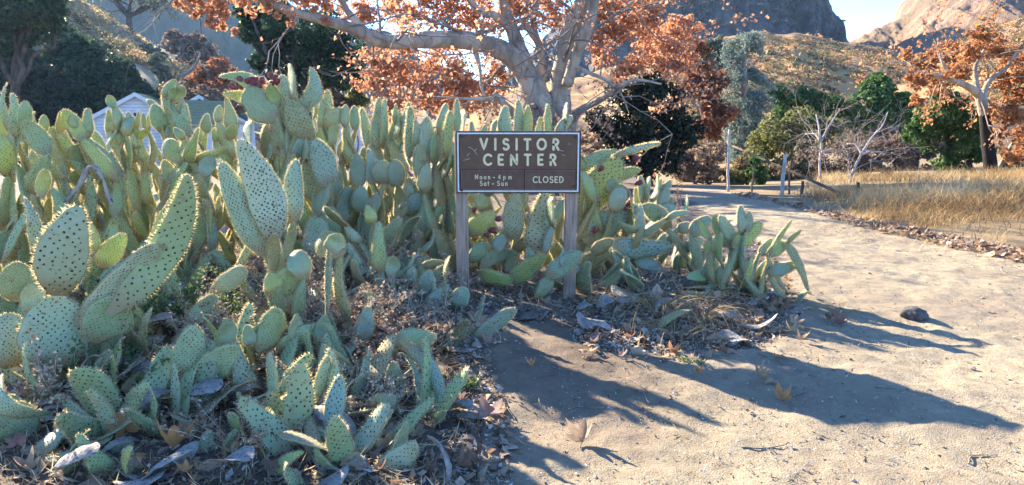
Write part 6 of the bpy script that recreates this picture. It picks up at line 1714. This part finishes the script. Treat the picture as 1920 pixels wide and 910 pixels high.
for lab, lib, px, py, s in [
    ("pale curly dried weed beside the arching dead stem", CURLY, 240, 480, 1.1), ("cream curly weed with hooked tips behind the big face pad", FAT, 205, 470, 1.3), ("wiry pale weed above the dark hollow", CURLY, 290, 440, 1.1), ("curly weed against the picture's edge among spiny pads", CURLY, 20, 520, 1.1),
    ("brown tangle of dry stems beside the V pads", TWIGGY, 570, 500, 1.3), ("large dry tangle before the bottle shaped pad", TWIGGY, 640, 560, 1.5), ("rusty dry tangle in the middle of the patch", TWIGGY, 680, 520, 1.4), ("pale crooked weed with thick curls above the tangle", FAT, 600, 480, 1.5),
    ("curly cream weed near the drooping furry pad", FAT, 720, 450, 1.3), ("matted weed at the foot of the bottle shaped pad", CURLY, 690, 590, 1.1), ("grey matted weed below the stubby stem", CURLY, 520, 590, 1.1), ("leafy olive weed under the horn-like curved pad", LEAFY, 250, 610, 1.2), ("dense leafy weed next to the massive plant's base", LEAFY, 190, 700, 1.2),
    ("olive leafy weed above the flat face pad", LEAFY, 310, 600, 1.1), ("leafy weed spreading between the face pad and V pads", LEAFY, 430, 600, 1.1), ("bushy dried weed in front of the low yellowish pear", TWIGGY, 580, 640, 1.1), ("dry weed with orange tufts by the hoop shaped pad", TWIGGY, 720, 680, 1.2), ("wispy dry weed at the hoop pad's outer side", TWIGGY, 800, 660, 1.1),
    ("curled white weed at the litter above the front leaf", FAT, 190, 790, 1.0), ("pale weed stalk with ringed leaves by the curled ring", CURLY, 662, 770, .9), ("straggly weed among the front litter", TWIGGY, 450, 840, .9), ("crisp weed behind the amber tipped pad", TWIGGY, 600, 720, 1.0), ("weed mat beside the pointed shaded pad", LEAFY, 240, 740, .9),
    ("cream weed tangle low behind the small upright pear", CURLY, 740, 620, 1.0), ("bristly weed between the bottle pad and near post", TWIGGY, 790, 590, 1.0), ("curly weed below the silvery patterned pad", CURLY, 360, 640, 1.0), ("wiry weed in front of the mid row pads near the edge", CURLY, 110, 470, 1.0), ("thin weed rising over the grey dead pads", TWIGGY, 440, 520, 1.1)]:
    weed("dry_weed", lab, lib, px, py, s, random.uniform(0, 6), "weed", GW)
n_ = 0
while n_ < 46:
    px, py = rg_.uniform(60, 850), rg_.uniform(440, 770)
    if px < 330 and 480 < py < 720 and rg_.random() < .6: continue
    weed("dry_weed", "pale tangled dry weed growing among the low prickly pear pads", rg_.choice((CURLY, TWIGGY, TWIGGY, CURLY, FAT)), px, py, rg_.uniform(.7, 1.25), rg_.uniform(0, 6), "weed", GW); n_ += 1
for lab, px, py, s in [("large tuft of arching dry grass under the level blue pad", 1230, 585, 1.15), ("dry grass tuft next to the far post's leaf litter", 1150, 580, .85), ("dry grass tuft at the foot of the golden prickly pear", 1310, 600, 1.0), ("sparse dry grass sprawling towards the dirt", 1265, 635, .8),
                       ("faint wispy grass tuft alone on the sunlit dirt", 1575, 590, .55), ("dry grass sheaf by the hoop shaped pad's shade", 815, 700, .6), ("little dry grass tuft at the bare dirt's edge", 830, 640, .6)]:
    weed("grass_tuft", lab, GRASS, px, py, s, random.uniform(0, 6), "grass tuft", "dry grass tufts")
weed("green_sprout", "small fresh green leafy sprout at the edge of the bare dirt", [weed_mesh(1060, 12, .10, 1.3, .0016, .3, 16, .030, GRNWEED, GRNWEED, 0, .003)], 872, 728, 1.0, 0, "plant", None)
weed("green_sprout", "tiny grey green sprout between the sign posts", [weed_mesh(1061, 8, .12, .5, .002, .2, 14, .018, GRNWEED, GRNWEED, 0, .003)], 1008, 558, 1.0, 0, "plant", None)
weed("green_sprout", "pale green seedling in a sunny streak below the leaf heap", [weed_mesh(1062, 8, .09, 1.2, .0016, .3, 14, .022, GRNWEED, GRNWEED, 0, .003)], 1295, 688, 1.0, 0, "plant", None)
weed("green_sprout", "thin rusty flower stalk standing by the road bend", [weed_mesh(1063, 3, .55, .1, .004, .05, 90, .02, LEAFBITS, LEAFBITS, 0, .003)], 1270, 420, 1.1, 0, "plant", None)
def thin_stems():
    for lab, pts, r in [("thin reddish dry stem standing before the biggest leaf", [(893, 910, 0), (895, 850, .02), (898, 770, .05)], .0028), ("second thin dry stem leaning beside it", [(880, 905, .1), (900, 850, .1), (905, 790, .1)], .0022)]:
        y = G(890, 905).y
        q = smooth_path([tuple(P(x, py, y + d)) for x, py, d in pts], 5)
        m = MB(); m.tube(q, np.linspace(r, r * .6, len(q)), 5)
        tag(m.obj("dry_stalk", [LEAFBITS]), lab, "stalk", "dry stalks")
thin_stems()
TWIG = bark("twig_bark", (.20, .155, .12), (.42, .35, .28), 20)
def twig(label, pts, r):
    q = []
    for x, y in pts:
        g = G(x, y); q.append((g.x, g.y, pz(g.x, g.y) + .004))
    q = smooth_path(q, 4); m = MB(); m.tube(q, np.linspace(r, r * .5, len(q)), 5)
    tag(m.obj("fallen_twig", [TWIG]), label, "twig", "twigs on the dirt")
for lab, pts, r in [("forked pale twig touching the flat tan leaf", [(1480, 752), (1500, 748), (1515, 740)], .004), ("short upright looking twig in the sign's shadow", [(1672, 755), (1678, 770), (1685, 783)], .005), ("thin long twig across the sign's shadow", [(1640, 737), (1670, 738), (1692, 736)], .003), ("curved twig on the pale dirt at the bottom", [(1390, 850), (1430, 853), (1470, 848)], .004),
                    ("bent rusty twig lying in the sunlit dirt", [(1815, 880), (1818, 866), (1830, 862), (1870, 862)], .004), ("slender twig by the damp dirt's edge", [(1175, 712), (1190, 725), (1212, 740)], .003), ("wiry twig by the biggest leaf", [(950, 775), (955, 785), (968, 800)], .003), ("slim twig among shadow streaks", [(1420, 672), (1470, 690), (1530, 715)], .003),
                    ("long thin twig slanting through the sign shadow's upper side", [(1370, 640), (1420, 660), (1460, 678)], .003), ("pale stick below the little burrow", [(1080, 770), (1110, 775), (1140, 772)], .003)]:
    twig(lab, pts, r)
# ---- stone and burrow
def rock():
    import bmesh
    bm = bmesh.new(); bmesh.ops.create_icosphere(bm, subdivisions=4, radius=1.0)
    g = G(1712, 603)
    for v in bm.verts:
        d = v.co.normalized(); q = Vector(d)
        k = 1 + .35 * float(fbm(d.x * 1.6 + 3, d.y * 1.6 + d.z, 3, 5)) + .12 * float(fbm(d.x * 6, d.y * 6 + d.z * 5, 3, 6))
        v.co = Vector((q.x * .085 * k, q.y * .075 * k, max(-.03, q.z * .062 * k + .02 - .03 * q.x * .4)))
    me = bpy.data.meshes.new("stone"); bm.to_mesh(me); bm.free()
    me.materials.append(plain("stone_grey", (.05, .046, .044), (.14, .125, .115), 14, .9, .6, 40, .012))
    for p in me.polygons: p.use_smooth = True
    o = link("stone", me); o.location = (g.x, g.y, pz(g.x, g.y))
    tag(o, "dark grey stone lying alone on the sunlit dirt", "stone")
rock()
def burrow():
    m = MB(); V = []; n = 26
    pr = [(.006, -.012), (.022, -.004), (.034, .012), (.040, .028), (.050, .034), (.066, .028), (.085, .016), (.11, .004)]
    for r, z in pr:
        for k in range(n):
            a = k * 2 * math.pi / n; q = 1 + .12 * float(vnoise(k * .6, r * 40, 3))
            V.append((r * q * math.cos(a) * 1.1, r * q * math.sin(a), z + .004 * float(vnoise(k * .9, r * 90, 4))))
    F = [(i * n + k, i * n + (k + 1) % n, (i + 1) * n + (k + 1) % n, (i + 1) * n + k) for i in range(len(pr) - 1) for k in range(n)]
    m.add(V, F, 0); m.add(V[:n] + [(0, 0, -.013)], [(k, n, (k + 1) % n) for k in range(n)], 0)
    dk = plain("burrow_soil", (.03, .024, .02), (.15, .12, .095), 30, .95, .5)
    nt_ = dk.node_tree
    o = m.obj("burrow", [dk]); o.location = (HOLE.x, HOLE.y, pz(HOLE.x, HOLE.y) + .004)
    tag(o, "small round burrow hole in the dark dirt between the sign posts", "burrow")
burrow()
